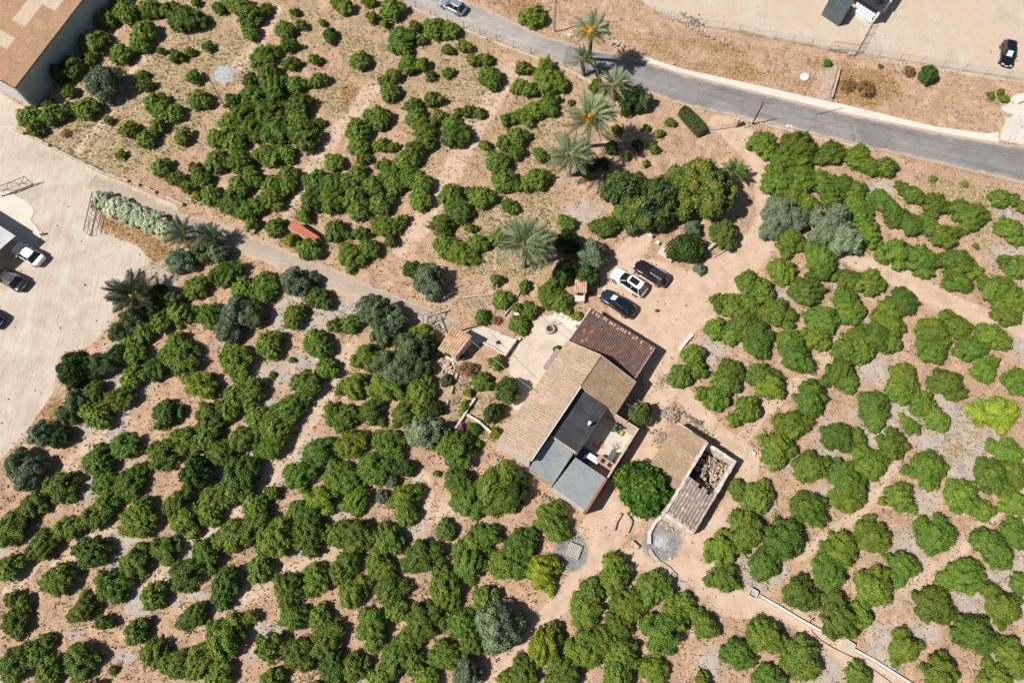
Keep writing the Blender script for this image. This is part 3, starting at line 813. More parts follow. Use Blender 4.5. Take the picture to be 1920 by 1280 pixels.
# loose pale tiles weighing down the north-east eave
for k in range(22):
    v = 0.4 + k * 0.35 + rnd.uniform(-.1, .1)
    if rnd.random() < .25: continue
    mb = MB(); mb.box(p3(18.0 + rnd.uniform(-.18, .1), v, 2.27), (0.34, 0.17, 0.08), R(55 + rnd.uniform(-15, 15)))
    adopt(mb.build('ridge_stone', STONE if k % 3 else TILE_OR if False else STONE), house)
for (a, b2) in ((1082, 612), (1096, 620), (1110, 622), (1100, 636), (1092, 640)):       # replaced red tiles
    g = G(a, b2, 2.3); mb = MB(); mb.box((g.x, g.y, 2.36), (0.42, 0.26, 0.05), R(56)); adopt(mb.build('new_tile', mat('new_clay', (0.42, 0.14, 0.08), 0.8, 0.2, 5)), house)

# things in the back yard
WHITEP = mat('white_paint', (0.78, 0.77, 0.74), 0.45, 0.06, 2)


def yardpos(px, py, z=0.06): g = G(px, py, z); return (g.x, g.y, z)


def freezer():
    t = empty('chest_freezer', yardpos(1111, 862), R(-34), 'white chest freezer with rounded lid at the shaded end of the back yard', 'freezer')
    MB().box((0, 0, .4), (1.25, .6, .8)).build('body', WHITEP, t, bevel=.03)
    MB().box((0, 0, .845), (1.29, .63, .08)).build('lid', WHITEP, t, bevel=.03)
    MB().box((0, -.33, .8), (.25, .03, .04)).build('handle', GALV, t)


freezer()
t = empty('brick_barbecue', yardpos(1137, 872), R(-34), 'built-in brick barbecue counter with two iron grates in the back yard', 'barbecue')
MB().box((0, 0, .42), (2.3, .75, .84)).build('counter', BRICK, t)
MB().box((0, 0, .87), (2.4, .82, .06)).build('worktop', mat('terracotta_slab', (0.42, 0.29, 0.21), 0.8, 0.2, 3), t)
for gx in (-.55, .25):
    gg = MB()
    for k in range(5): gg.box((gx - .2 + k * .1, 0, .915), (.03, .42, .025))
    gg.box((gx, .2, .916), (.5, .03, .022)); gg.box((gx, -.2, .916), (.5, .03, .022)); gg.build('grate', DARKM, t)
    MB().box((gx, 0, .9005), (.42, .36, .005)).build('ember_bed', DARKIN, t)
MB().box((.95, .1, 1.0), (.25, .3, .2)).build('block', BRICK, t)
t = empty('steel_cabinet', yardpos(1146, 856), R(56), 'grey steel cabinet lying open beside the yard wall', 'cabinet')
MB().box((0, 0, .35), (1.3, .62, .7)).build('body', mat('grey_steel', (0.13, 0.15, 0.16), 0.5, 0.2, 2, metal=.3), t, bevel=.02)
MB().box((0, 0, .72), (1.24, .56, .03)).build('top', MATS['grey_steel'], t)
t = empty('rolled_tarpaulin', yardpos(1163, 847), R(5), 'rolled cream tarpaulin leaning across the sunny part of the back yard', 'tarpaulin')
MB().tube([(-.7, 0, .55), (0, 0, .6), (.75, .05, .6)], .14, 10).build('roll', mat('cream_canvas', (0.66, 0.58, 0.46), 0.8, 0.15, 4), t, smooth=True)
[MB().tube([(q, 0, .02), (q, 0, .6)], .05, 6).build('prop', WOOD, t) for q in (-.3, .4)]
t = empty('folding_chair', yardpos(1154, 838), R(20), 'tubular folding chair frame without fabric standing on the yard floor', 'chair')
for sx in (-.22, .22):
    MB().tube([(sx, -.25, .0), (sx, .2, .45), (sx, .3, .9)], .018, 5).build('side_frame', DARKM, t)
    MB().tube([(sx, .25, .0), (sx, -.22, .45)], .018, 5).build('leg', DARKM, t)
[MB().tube([(-.22, *q), (.22, *q)], .018, 5).build('cross_bar', DARKM, t) for q in ((.3, .9), (-.22, .45))]
t = empty('garden_mower', yardpos(1155, 806), R(-20), 'green garden mower with black engine cover near the yard wall', 'mower')
MB().box((0, 0, .25), (.9, .55, .22)).build('deck', mat('green_paint', (0.03, 0.16, 0.08), 0.4, 0.2, 3), t, bevel=.05)
MB().lathe([(.2, 0), (.2, .18), (.12, .22), (0, .23)], (0, 0, .36), 12).build('engine', DARKM, t)
for sx, sy in ((-.35, -.3), (.35, -.3), (-.35, .3), (.35, .3)): MB().tube([(sx, sy - .03, .13), (sx, sy + .03, .13)], .13, 10).build('wheel', DARKM, t)
MB().tube([(-.4, -.2, .3), (-.9, -.2, .85), (-.9, .2, .85), (-.4, .2, .3)], .018, 5).build('handlebar', DARKM, t)
t = tag(MB().box((0, 0, .2), (.5, .34, .4)).build('storage_crate', mat('ochre_plastic', (0.48, 0.33, 0.10), 0.5, 0.1), None, bevel=.02), 'ochre yellow plastic crate beside the green mower', 'crate')
t.location = yardpos(1164, 813); t.rotation_euler.z = R(60)
for (a, b2, r, l) in ((1168, 801, .28, 'dark rubber bin against the white yard wall'), (1159, 797, .24, 'small black bin bag in the corner of the yard'), ):
    t = tag(MB().lathe([(r * .8, 0), (r, .5), (r * 1.05, .55), (r * .9, .56), (r * .75, .1)], (0, 0, 0), 12).build('rubber_bin', DARKM), l, 'bin'); t.location = yardpos(a, b2)
for (a, b2, r, l) in ((1157, 866, .2, 'terracotta pot at the foot of the yard wall beside the barbecue'), (1153, 873, .17, 'smaller terracotta pot beside the brick barbecue'), (1175, 838, .2, 'terracotta pot in the sunny corner near the tarpaulin')):
    t = tag(MB().lathe([(r * .6, 0), (r, .3), (r * 1.1, .3), (r * 1.1, .36), (r * .9, .36), (r * .85, .25), (0, .24)], (0, 0, 0), 12).build('flower_pot', mat('terracotta', (0.50, 0.20, 0.11), 0.8, 0.2, 6)), l, 'pot'); t.location = yardpos(a, b2)
t = tag(MB().tube([(0, 0, .08), (1.1, .1, .1), (1.9, -.1, .12)], .05, 6).tube([(.2, .3, .06), (1.2, .25, .1)], .04, 6).build('scrap_pipes', GALV), 'grey scrap pipes lying along the white inner yard wall', 'pipe'); t.location = yardpos(1172, 806); t.rotation_euler.z = R(-40)
t = empty('solar_blanket', yardpos(1094, 858), R(-34), 'dark blue tarpaulin covering a stack beside the freezer', 'tarpaulin')
MB().box((0, 0, .3), (1.3, 1.9, .6)).build('cover', mat('blue_tarp', (0.03, 0.05, 0.10), 0.5, 0.3, 3), t, bevel=.08)
# aerial mast on the yard wall
a0 = G(1174, 793, 2.0); b0 = G(1203, 755, 5.6)
t = tag(MB().tube([a0, b0], .035, 6).tube([Vector(a0).lerp(b0, .72) + Vector((-1.1, .5, .1)), Vector(a0).lerp(b0, .72)], .02, 5)
        .tube([Vector(a0).lerp(b0, .98) + Vector((-.3, .35, 0)), Vector(a0).lerp(b0, .98) + Vector((.2, -.1, 0))], .012, 4).build('aerial_mast', GALV), 'slim grey aerial mast rising from the yard wall above a dark bush', 'aerial')

# ---- ruined outbuilding
RF = Frame(G(1273, 793, 2.2), R(-34.7), R(-124.7))     # u = east side, v = down
ruin = empty('ruined_outbuilding', RF.p(3.5, 4, 0), R(-34.7), 'half collapsed outbuilding with corrugated roof, open rubble room and sagging grey tiles', 'outbuilding')
rp = RF.p
RW = mat('ruin_limewash', (0.60, 0.53, 0.45), 0.9, 0.22, 1.6, bmp=0.5)
def ragged(name, pts, z, t, m=RW, n=14, amp=.10):
    P = resample([RF.p(*p) for p in pts], n); mb = MB()
    zs = [z + rnd.uniform(-amp, amp * .4) for _ in P]
    for i in range(n - 1):
        d = Vector((rnd.uniform(-.03, .03), rnd.uniform(-.03, .03)))
        mb.wall(P[i] + d, P[i + 1] + d, -.05, zs[i], t * rnd.uniform(.85, 1.15), zs[i + 1])
    return adopt(mb.build(name, m), ruin)
ragged('wall', [(-.05, .1), (3.3, .1)], 2.15, .3, n=10)
ragged('wall', [(3.3, .1), (6.9, .15)], 1.9, .34, n=10)
ragged('wall', [(6.75, .2), (6.7, 4.0)], 1.8, .40, n=10)
ragged('wall', [(6.7, 4.0), (6.65, 8.7)], 1.95, .35, PLAST, n=10)
ragged('wall', [(3.35, .2), (3.35, 8.7)], 2.75, .3, n=20, amp=.14)
ragged('wall', [(3.2, 8.75), (6.8, 8.75)], 1.6, .4, n=10)
ragged('wall', [(.05, .2), (.05, 6.1)], 1.85, .3, PLAST, n=10, amp=.03)
ragged('wall', [(.05, 6.05), (3.2, 6.05)], 2.1, .3, PLAST, n=8, amp=.03)
roofset(ruin, lambda: corr_roof(None, rp(-.25, 6.25, 2.05), rp(-.25, .12, 2.05), rp(3.2, .12, 2.5), rp(3.2, 6.25, 2.5), 6, 2, FIBRE2, tone=(.9, 1.06)))
brk = lambda s, t: t > .90 + .05 * math.sin(s * 21) + .03 * math.sin(s * 47) or (abs(s - .12) < .03 and abs(t - .8) < .05)
# tiles: eave runs down the east side
for (u0, u1, z0, z1) in ((6.6, 3.5, 2.1, 2.75),):
    cc = [rp(u0, 8.65, z0), rp(u0, 3.9, z0), rp(u1, 3.5, z1), rp(u1, 8.65, z1)]
    o = tile_roof('roof_tiles', None, rp(3.5, 8.7, 2.45), rp(6.6, 8.7, 1.95), rp(6.6, 4.0, 1.95), rp(3.5, 4.0, 2.6), TILE_GR, 0.33, 0.36, skip=brk, amp=.05); adopt(o, ruin)
for k in range(14):
    g = rp(3.45 + k * .235 + rnd.uniform(-.04, .04), 8.62 + rnd.uniform(-.05, .08), 2.5 - k * .035); mb = MB()
    mb.box(g, (.2, .28, .1), R(-34 + rnd.uniform(-20, 20))); adopt(mb.build('edge_brick', BRICK if k % 4 == 0 else STONE), ruin)
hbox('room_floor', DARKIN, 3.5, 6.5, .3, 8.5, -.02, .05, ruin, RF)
mb = MB()
for k in range(330):
    u, v = rnd.uniform(3.7, 6.5), rnd.uniform(.4, 4.4); h = .3 + 1.1 * max(0, (u - 4.0) / 2.4)
    if u < 4.6 and 2.0 < v < 4.0: continue
    s = rnd.uniform(.08, .32); mb.box(rp(u, v, rnd.uniform(.1, h)), (s, s * rnd.uniform(.5, 1), s * rnd.uniform(.3, .8)), rnd.uniform(0, 3))
o = adopt(mb.build('rubble', mat('rubble', (0.56, 0.46, 0.36), 0.9, 0.3, 2.5, c2=(0.40, 0.26, 0.19), bmp=.5)), ruin); o['kind'] = 'stuff'
for k in range(6):
    a = rp(rnd.uniform(3.7, 5.2), rnd.uniform(.4, 3.8), rnd.uniform(.8, 2.1)); b2 = rp(rnd.uniform(4.6, 6.4), rnd.uniform(.6, 4.1), rnd.uniform(.2, 1.2))
    adopt(MB().tube([a, Vector(a).lerp(b2, .5) + Vector((0, 0, -.06)), b2], .05, 6).build('fallen_beam', WOOD if k % 2 else PALEWOOD), ruin)
for (a, b2) in ((1308, 878), (1322, 880)):
    g = G(a, b2, .8); adopt(MB().box((g.x, g.y, .7), (.6, .5, .5), .4).build('stone_block', mat('grey_stone', (0.2, 0.2, 0.21), 0.9, .2, 3, bmp=.4), bevel=.06), ruin)

# ---- small tiled store by the lane
OF = Frame(G(852, 615, 2.2), R(-29), R(-126))
store = empty('tool_store', OF.p(1, 1.5, 0), R(-29), 'small square store with pale orange tiled roof beside the lane pole', 'shed')
o = tile_roof('roof_tiles', None, OF.p(-.05, 2.95, 1.95), OF.p(2.15, 2.75, 1.95), OF.p(2.2, -.1, 2.3), OF.p(-.3, -.1, 2.3), TILE_OR, .25, .36); adopt(o, store)
def wq(name, m, f, pts, z, t, par): return wallq(name, m, f, pts, 0, z, t, par)
wq('wall', WHITEW, OF, [(0, .1), (2.05, .1)], [2.15, 2.15], .2, store); wq('wall', WHITEW, OF, [(2.02, .1), (1.98, 2.6)], [2.15, 1.85], .2, store)
wq('wall', WHITEW, OF, [(-.05, .1), (.1, 2.7)], [2.15, 1.85], .2, store); wq('wall', WHITEW, OF, [(.1, 2.65), (.5, 2.62)], [1.85, 1.85], .2, store); wq('wall', WHITEW, OF, [(1.4, 2.6), (2.0, 2.6)], [1.85, 1.85], .2, store)
adopt(MB().wall(OF.p(.5, 2.62), OF.p(1.4, 2.62), 0, 1.8, .05).build('door', DARKIN), store)
poly_sheet('store_apron', [(825, 651), (842, 661), (858, 668), (850, 684), (838, 672)], -.1, .09, MATS['bright_concrete'], 'structure')

# ---- bread-oven kiosk
KF = Frame(G(1085, 545, 0), R(-6), R(84))
kiosk = empty('garden_oven', G(1086, 560, 0), R(-4), 'little white masonry oven with a tiled top beside the parked cars', 'oven')
MB().box((0, .75, .8), (1.25, 1.3, 1.6)).build('body', WHITEW, kiosk, bevel=.02)
MB().box((0, -.25, .35), (1.15, .7, .7)).build('hearth', WHITEW, kiosk, bevel=.02)
MB().box((0, .12, 1.0), (.7, .06, .8)).build('mouth', DARKIN, kiosk)
o = tile_roof('roof_tiles', None, Vector((-.7, .05, 1.62)), Vector((.7, .05, 1.62)), Vector((.7, 1.5, 1.95)), Vector((-.7, 1.5, 1.95)), TILE_OR, .23, .3); o.parent = kiosk
t = tag(MB().lathe([(.2, 0), (.27, .4), (.3, .42), (.24, .42), (.2, .1), (0, .08)], (0, 0, 0), 12).build('red_tub', mat('red_plastic', (.50, .09, .05), .5, .1)), 'orange red plastic tub beside the little white oven', 'tub'); t.location = G(1100, 553)

# ---- small tiled cistern roof by the lane
g0, g1, g2, g3 = G(540, 426, .9), G(549, 412, 1.5), G(598, 444, 1.5), G(586, 454, .9)
cis = empty('covered_cistern', (g0 + g2) / 2 * Vector((1, 1, 0)) if False else ((g0.x + g2.x) / 2, (g0.y + g2.y) / 2, 0), 0, 'narrow lean-to with orange red ribbed roof beside the lane', 'lean-to')
for k in range(10):
    a, b2 = k / 10, (k + .94) / 10
    vs = [g0.lerp(g3, a), g0.lerp(g3, b2), g1.lerp(g2, b2), g1.lerp(g2, a)]; mid = [vs[0].lerp(vs[1], .5) + Vector((0, 0, .09)), vs[3].lerp(vs[2], .5) + Vector((0, 0, .09))]
    mb = MB().add([vs[0], mid[0], vs[1], vs[2], mid[1], vs[3]], [(0, 1, 4, 5), (1, 2, 3, 4), (0, 2, 1), (3, 5, 4), (0, 5, 3, 2)])
    adopt(mb.build('roof_panel', mat('orange_tile', (.46, .13, .07), .75, .25, 5)), cis)
adopt(MB().wall((g1 - Vector((0, 0.02, 0))).xy, (g2 - Vector((0, .02, 0))).xy, 0, 1.42, .12).build('wall', PLAST), cis)
adopt(MB().wall(g0.xy, g3.xy, 0, .85, .12).build('wall', PLAST), cis)

# ---- warehouse, top left
wc = G(28, 165, 4.0); we = Vector((math.cos(R(70.4 - 16)), 0)) if False else None
wa = (G(155, 0, 4.0) - wc).normalized(); wb = (G(0, 150, 4.0) - wc).normalized()
ware = empty('warehouse', (wc.x - 6, wc.y + 6, 0), math.atan2(wa.y, wa.x), 'large warehouse with rusty orange sheet roof and shaded pale wall', 'warehouse')
def wp(a, b, z): q = wc + wa * a + wb * b; return Vector((q.x, q.y, z))
L1, L2 = 26, 20
adopt(MB().wall(wp(.1, .3, 0), wp(L1, .3, 0), 0, 3.9, .3).build('wall', mat('pale_grey_render', (0.50, 0.50, 0.49), .85, .12, .6, bmp=.15)), ware)
adopt(MB().wall(wp(.15, .3, 0), wp(.15, L2, 0), 0, 3.9, .3).build('wall', MATS['pale_grey_render']), ware)
WR = sheet_roof_mat('rusty_sheet', (0.40, 0.24, 0.13), (0.46, 0.295, 0.175)); SKY = mat('skylight_sheet', (0.56, 0.45, 0.33), .5, .15, 3)
skl = {(3, 6), (3, 7), (2, 9), (3, 9), (4, 1), (6, 5), (3, 2), (5, 8), (1, 4)}
for i in range(13):
    for j in range(9):
        a0, a1, b0_, b1 = i * 2.0, i * 2.0 + 1.985, j * 2.2, j * 2.2 + 2.185
        pc = Pn(*wp(a0 + 1, b0_ + 1.1, 4.0)); isk = min(math.hypot(pc[0] - q[0], pc[1] - q[1]) for q in ((85, 6), (62, 32), (48, 22), (0, 68))) < 16
        z = 4.0 + .12 * min(j, 8) / 2
        q = [wp(a0, b0_, z), wp(a1, b0_, z), wp(a1, b1, z + .13), wp(a0, b1, z + .13)]
        me = sheet_mesh('roof_panel', q[0], q[1], q[2], q[3], 7, .018, SKY if isk else WR, 2, 1)
        o = link(bpy.data.objects.new('skylight' if isk else 'roof_panel', me)); adopt(o, ware)
        k = rnd.uniform(.92, 1.06); o.color = (k, k * rnd.uniform(.96, 1.02), k, 1)
adopt(MB().tube([wp(-.05, -.05, 4.0), wp(L1, -.05, 4.0)], .06, 5).tube([wp(-.05, -.05, 4.0), wp(-.05, L2, 4.0)], .06, 5).build('roof_edge', DARKM), ware)

# ---- canopy at the left edge with the parked cars
cc = G(29, 442, 2.4); ca = Vector((math.cos(R(-127)), math.sin(R(-127)), 0)); cb = Vector((math.cos(R(146)), math.sin(R(150)), 0))
can = empty('car_canopy', (cc.x - 4, cc.y - 2, 0), 0, 'white metal carport roof at the left edge sheltering parked cars', 'carport')
for k in range(6):
    a0 = cc + ca * (k * 1.6) + Vector((0, 0, .05 * k * 0)); a1 = a0 + ca * 1.57
    o = MB().add([a0, a1, a1 + cb * 9 + Vector((0, 0, .5)), a0 + cb * 9 + Vector((0, 0, .5)), a0 - Vector((0, 0, .08)), a1 - Vector((0, 0, .08)), a1 + cb * 9 + Vector((0, 0, .42)), a0 + cb * 9 + Vector((0, 0, .42))],
                 [(0, 1, 2, 3), (4, 5, 6, 7), (0, 1, 5, 4), (1, 2, 6, 5), (2, 3, 7, 6), (3, 0, 4, 7)]).build('roof_panel', mat('dull_white_sheet', (.50, .50, .51), .6, .2, .6)); adopt(o, can)
for k in (0.1, 4.6, 9.2):
    q = cc + ca * k + cb * .3; adopt(MB().tube([(q.x, q.y, 0), (q.x, q.y, 2.45)], .06, 6).build('post', GALV), can)
adopt(MB().wall(cc + cb * 2.5, cc + cb * 9, 0, 2.7, .2).build('wall', WHITEW), can)
o = tag(MB().box((0, 0, .25), (.35, .3, .5), .3).build('kerb_block', WHITEW), 'small white block standing at the corner of the forecourt', 'block'); o.location = G(80, 440)

# ---- buildings at the top edge
tb = empty('site_office', G(1640, -10, 0), 0, 'white walled building with black flat roof at the top edge', 'building')
q0, q1, q2, q3 = G(1653, 24, 2.3), G(1621, 0, 2.3), G(1560, -90, 2.3), G(1730, -110, 2.3)
adopt(MB().prism([q0.xy, G(1592, -16, 2.3).xy, G(1640, -130, 2.3).xy, G(1752, -130, 2.3).xy], 2.2, 2.35).build('flat_roof', BITUM), tb)
o = adopt(MB().wall(G(1653, 24, 0), G(1592, -16, 0), 0, 2.2, .25).wall(G(1655, 26, 0), G(1752, -130, 0), 0, 2.2, .25).build('wall', WHITEP), tb)
# white framed bay with pale slats
bay = [G(1602, 22, .9), G(1632, 47, .9), G(1652, 20, .9), G(1612, -5, .9)]
adopt(MB().wall(G(1600, 25, 0), G(1632, 46, 0), 0, .6, .15).wall(G(1634, 46, 0), G(1653, 22, 0), 0, 2.2, .3).build('parapet', WHITEP), tb)
for k in range(6):
    a0 = G(1602, 20, .5).lerp(G(1630, 42, .5), k / 6 + .01); a1 = G(1602, 20, .5).lerp(G(1630, 42, .5), (k + 1) / 6 - .01)
    c0 = G(1608, -2, 1.0).lerp(G(1645, 24, 1.0), k / 6 + .01); c1 = G(1608, -2, 1.0).lerp(G(1645, 24, 1.0), (k + 1) / 6 - .01)
    o = MB().add([a0, a1, c1, c0] + [p - Vector((0, 0, .05)) for p in (a0, a1, c1, c0)], [(0, 1, 2, 3), (7, 6, 5, 4), (0, 1, 5, 4), (1, 2, 6, 5), (2, 3, 7, 6), (3, 0, 4, 7)]).build('awning_slat', mat('pale_blue_sheet', (0.58, 0.64, 0.70), .5, .08)); adopt(o, tb)
adopt(MB().lathe([(.45, 0), (.5, .25), (.3, .35), (0, .35)], G(1648, 4, 2.36), 12).build('roof_vent', DARKM), tb)
tc = empty('grey_shed', G(1570, 0, 0), 0, 'dark green grey sheet metal shed at the top edge', 'shed')
q = [G(1551, 7, 1.9), G(1584, 29, 1.9), G(1602, 2, 2.2), G(1568, -25, 2.2)]
GS = mat('green_grey_sheet', (0.085, 0.11, 0.115), .6, .2, 1.5)
for k in range(5):
    p_ = [q[0].lerp(q[1], k / 5), q[0].lerp(q[1], (k + .97) / 5), q[3].lerp(q[2], (k + .97) / 5), q[3].lerp(q[2], k / 5)]
    o = link(bpy.data.objects.new('roof_sheet', sheet_mesh('roof_sheet', p_[0], p_[1], p_[2], p_[3], 4, .02, GS, 4, 1))); adopt(o, tc)
adopt(MB().wall(q[0], q[1], 0, 1.85, .06).wall(q[1], q[2], 0, 1.85, .06).wall(q[0], q[3], 0, 1.85, .06).build('wall', GS), tc)
adopt(MB().wall(G(1585, 3, 0), G(1602, 8, 0), 0, 2.3, .12).build('red_panel', mat('red_panel', (.4, .07, .06), .6, .2)), tc)

# ------------------------------------------------------------------ vegetation
def crown_mesh(name, seed, n=4800, a=.075, w=.042, lobes=7, amp=.16, zc=.62, flat=.62, up=.35, spread=.52, lr=(.42, .6), core=.74, droop=0.0, base=.12, hue=1.0, jit=.08, fr=8.5):
    """unit-radius crown: leaf rhombi over uneven lobes, z from about base to zc+flat"""
    g = np.random.default_rng(seed)
    C = [(0, 0, zc * .95)]; Rr = [lr[1]]
    for i in range(lobes - 1):
        if lobes > 9: an = i * 2.399 + g.uniform(-.25, .25); rr = spread * 1.18 * math.sqrt((i + .8) / (lobes - 1)) * g.uniform(1 - jit, 1 + jit)
        else: an = 2 * math.pi * (i + g.uniform(-.35, .35)) / (lobes - 1); rr = spread * g.uniform(.72, 1.18)
        C.append((math.cos(an) * rr, math.sin(an) * rr, zc * g.uniform(.85, 1.05) * (1.02 - .38 * (rr / spread) ** 2) if lobes > 9 else zc * g.uniform(.62, 1.0))); Rr.append(g.uniform(*lr) * (.92 if i % 2 else 1))
    C = np.array(C); Rr = np.array(Rr)
    m = n * 3
    li = g.choice(len(Rr), m, p=Rr ** 2 / (Rr ** 2).sum())
    d = g.normal(size=(m, 3)); d /= np.linalg.norm(d, axis=1)[:, None]
    d[:, 2] = np.where(d[:, 2] < -.35, -d[:, 2], d[:, 2])
    ph = g.uniform(0, 6.28, 9)
    P0 = C[li] + d * Rr[li][:, None] * np.array([1, 1, flat / .62 * .92])
    nz = np.zeros(m)
    for q in range(9):                                   # plane waves in random directions: uneven clumps without a lattice
        kd = g.normal(size=3); kd /= np.linalg.norm(kd); nz += np.sin(P0 @ kd * fr * g.uniform(.7, 2.3) + ph[q % 9] + 1.3 * np.sin(P0 @ np.roll(kd, 1) * fr * .6)) * .62
    P = C[li] + (P0 - C[li]) * (1 - .06 + amp * .5 * nz - g.random(m) ** 2 * .22 + (g.random(m) > .82) * g.uniform(0, .30, m))[:, None]
    keep = np.ones(m, bool)
    for c, r in zip(C, Rr):
        q = (P - c) / np.array([1, 1, flat / .62 * .92]); keep &= np.linalg.norm(q, axis=1) > r * .80
    keep &= P[:, 2] > base
    P, d, nz = P[keep][:n], d[keep][:n], nz[keep][:n]; k = len(P)
    # sprigs: small outliers for an uneven edge
    nrm = d + g.normal(size=(k, 3)) * .55; nrm[:, 2] += up; nrm /= np.linalg.norm(nrm, axis=1)[:, None]
    t = np.cross(nrm, g.normal(size=(k, 3))); t /= np.linalg.norm(t, axis=1)[:, None] + 1e-9
    if droop: t[:, 2] -= droop; t /= np.linalg.norm(t, axis=1)[:, None]
    b = np.cross(nrm, t)
    s = g.uniform(.65, 1.3, k)[:, None]
    V = np.stack([P - t * a * s, P - b * w * s + nrm * .012, P + t * a * s, P + b * w * s + nrm * .012], 1).reshape(-1, 3)
    Fq = np.arange(k * 4).reshape(-1, 4)
    br = g.uniform(.74, 1.26, k) * (1 + .07 * nz); yl = g.random(k)
    col = np.stack([br * (1 + hue * (.35 * (yl > .88) + .12 * nz)), br * (1 + .12 * (yl > .88)), br * (1 - hue * .15 * nz), np.ones(k)], 1)
    T = np.repeat(col, 4, 0)
    # leafy inner mass so that the ground never shows straight through
    cv, cf = [], []
    for c, r in zip(C, Rr):
        bm = bmesh.new(); bmesh.ops.create_icosphere(bm, subdivisions=2, radius=1)
        o = len(cv) + 0
        for v in bm.verts:
            q = v.co; wv = 1 + .12 * math.sin(q.x * 9 + ph[5]) * math.sin(q.y * 8 + ph[6])
            z = c[2] + q.z * r * core * flat / .62 * .92 * wv
            cv.append((c[0] + q.x * r * core * wv, c[1] + q.y * r * core * wv, max(base, z)))
        for f in bm.faces: cf.append([o + v.index for v in f.verts])
        bm.free()
    cf = np.array(cf) + len(V)
    me = bpy.data.meshes.new(name)
    V2 = np.vstack([V, np.array(cv)]); nq, ntr = len(Fq), len(cf)
    me.vertices.add(len(V2)); me.vertices.foreach_set('co', V2.astype(np.float32).ravel())
    li_ = np.concatenate([Fq.ravel(), cf.ravel()]).astype(np.int32)
    me.loops.add(len(li_)); me.loops.foreach_set('vertex_index', li_)
    me.polygons.add(nq + ntr)
    me.polygons.foreach_set('loop_start', np.concatenate([np.arange(nq) * 4, nq * 4 + np.arange(ntr) * 3]).astype(np.int32))
    me.polygons.foreach_set('loop_total', np.concatenate([np.full(nq, 4), np.full(ntr, 3)]).astype(np.int32))
    at = me.color_attributes.new('tint', 'FLOAT_COLOR', 'POINT')
    at.data.foreach_set('color', np.vstack([T, np.tile([.9, .95, .9, 1], (len(cv), 1))]).astype(np.float32).ravel())
    me.update(calc_edges=True); me.materials.append(LEAF); return me


def trunk_mesh(name, seed, h=.6, r=.07, limbs=5, rt=.55):
    rs = random.Random(seed); mb = MB()
    mb.tube([(0, 0, -.1), (.01, .01, h * .25), (.02, -.01, h * .5)], r * 1.15, 7, r * .8)
    for i in range(limbs):
        an = 2 * math.pi * (i + rs.random() * .5) / limbs
        mb.tube([(.02, -.01, h * .42), (math.cos(an) * rt * .4, math.sin(an) * rt * .4, h * .8), (math.cos(an) * rt * .8, math.sin(an) * rt * .8, h * 1.15)], r * .6, 5, r * .2)
    me = bpy.data.meshes.new(name); me.from_pydata(mb.v, [], mb.f); me.materials.append(BARK); me.update(); return me


CIT = [crown_mesh('crown', 100 + i, 11000, a=.047, w=.024, lobes=10 + i % 5, spread=.53 + .02 * (i % 4), amp=.30, core=.62, lr=(.20, .47), up=.22, jit=.2, fr=11, hue=.5) for i in range(14)]
BUSH = [crown_mesh('crown', 140 + i, 2000, a=.10, w=.055, lobes=5 + i % 3, spread=.50, lr=(.26, .5), amp=.32, core=.6, up=.12) for i in range(7)]
OLV = [crown_mesh('crown', 160 + i, 8500, a=.062, w=.017, lobes=15, spread=.60, lr=(.22, .38), amp=.26, flat=.66, core=.66, droop=.15, hue=.2, up=.15, jit=.15) for i in range(5)]
DENSE = [crown_mesh('crown', 180 + i, 7500, a=.055, w=.030, lobes=15, spread=.56, lr=(.22, .40), amp=.26, core=.66, up=.15, jit=.15) for i in range(4)]
PINE = [crown_mesh('crown', 200 + i, 9000, a=.035, w=.022, lobes=44, spread=.70, lr=(.12, .21), amp=.12, flat=.66, core=.80, up=.8) for i in range(2)]
OLEA = [crown_mesh('crown', 220 + i, 6500, a=.062, w=.034, lobes=16, spread=.56, lr=(.22, .36), amp=.3, core=.66, hue=.15) for i in range(3)]
BARE = [crown_mesh('crown', 240 + i, 1300, a=.10, w=.02, lobes=6, spread=.5, lr=(.3, .5), amp=.4, core=.35, droop=.2) for i in range(2)]
ROUND = [crown_mesh('crown', 260 + i, 9000, a=.07, w=.038, lobes=14, spread=.50, lr=(.34, .46), amp=.2, core=.74, up=.2, fr=10) for i in range(2)]
TR = [trunk_mesh('trunk', i, .62, .06) for i in range(4)]

PAL = {'c': (.110, .182, .022), 'y': (.20, .25, .016), 'Y': (.23, .30, .030), 'b': (.130, .215, .016), 'g': (.20, .26, .155), 'd': (.050, .100, .016), 'o': (.088, .142, .036),
       'w': (.20, .135, .06), 'h': (.52, .56, .42), 'p': (.42, .10, .34), 'n': (.11, .15, .020), 's': (.12, .19, .02), 'v': (.14, .19, .085), 'B': (.070, .175, .012)}
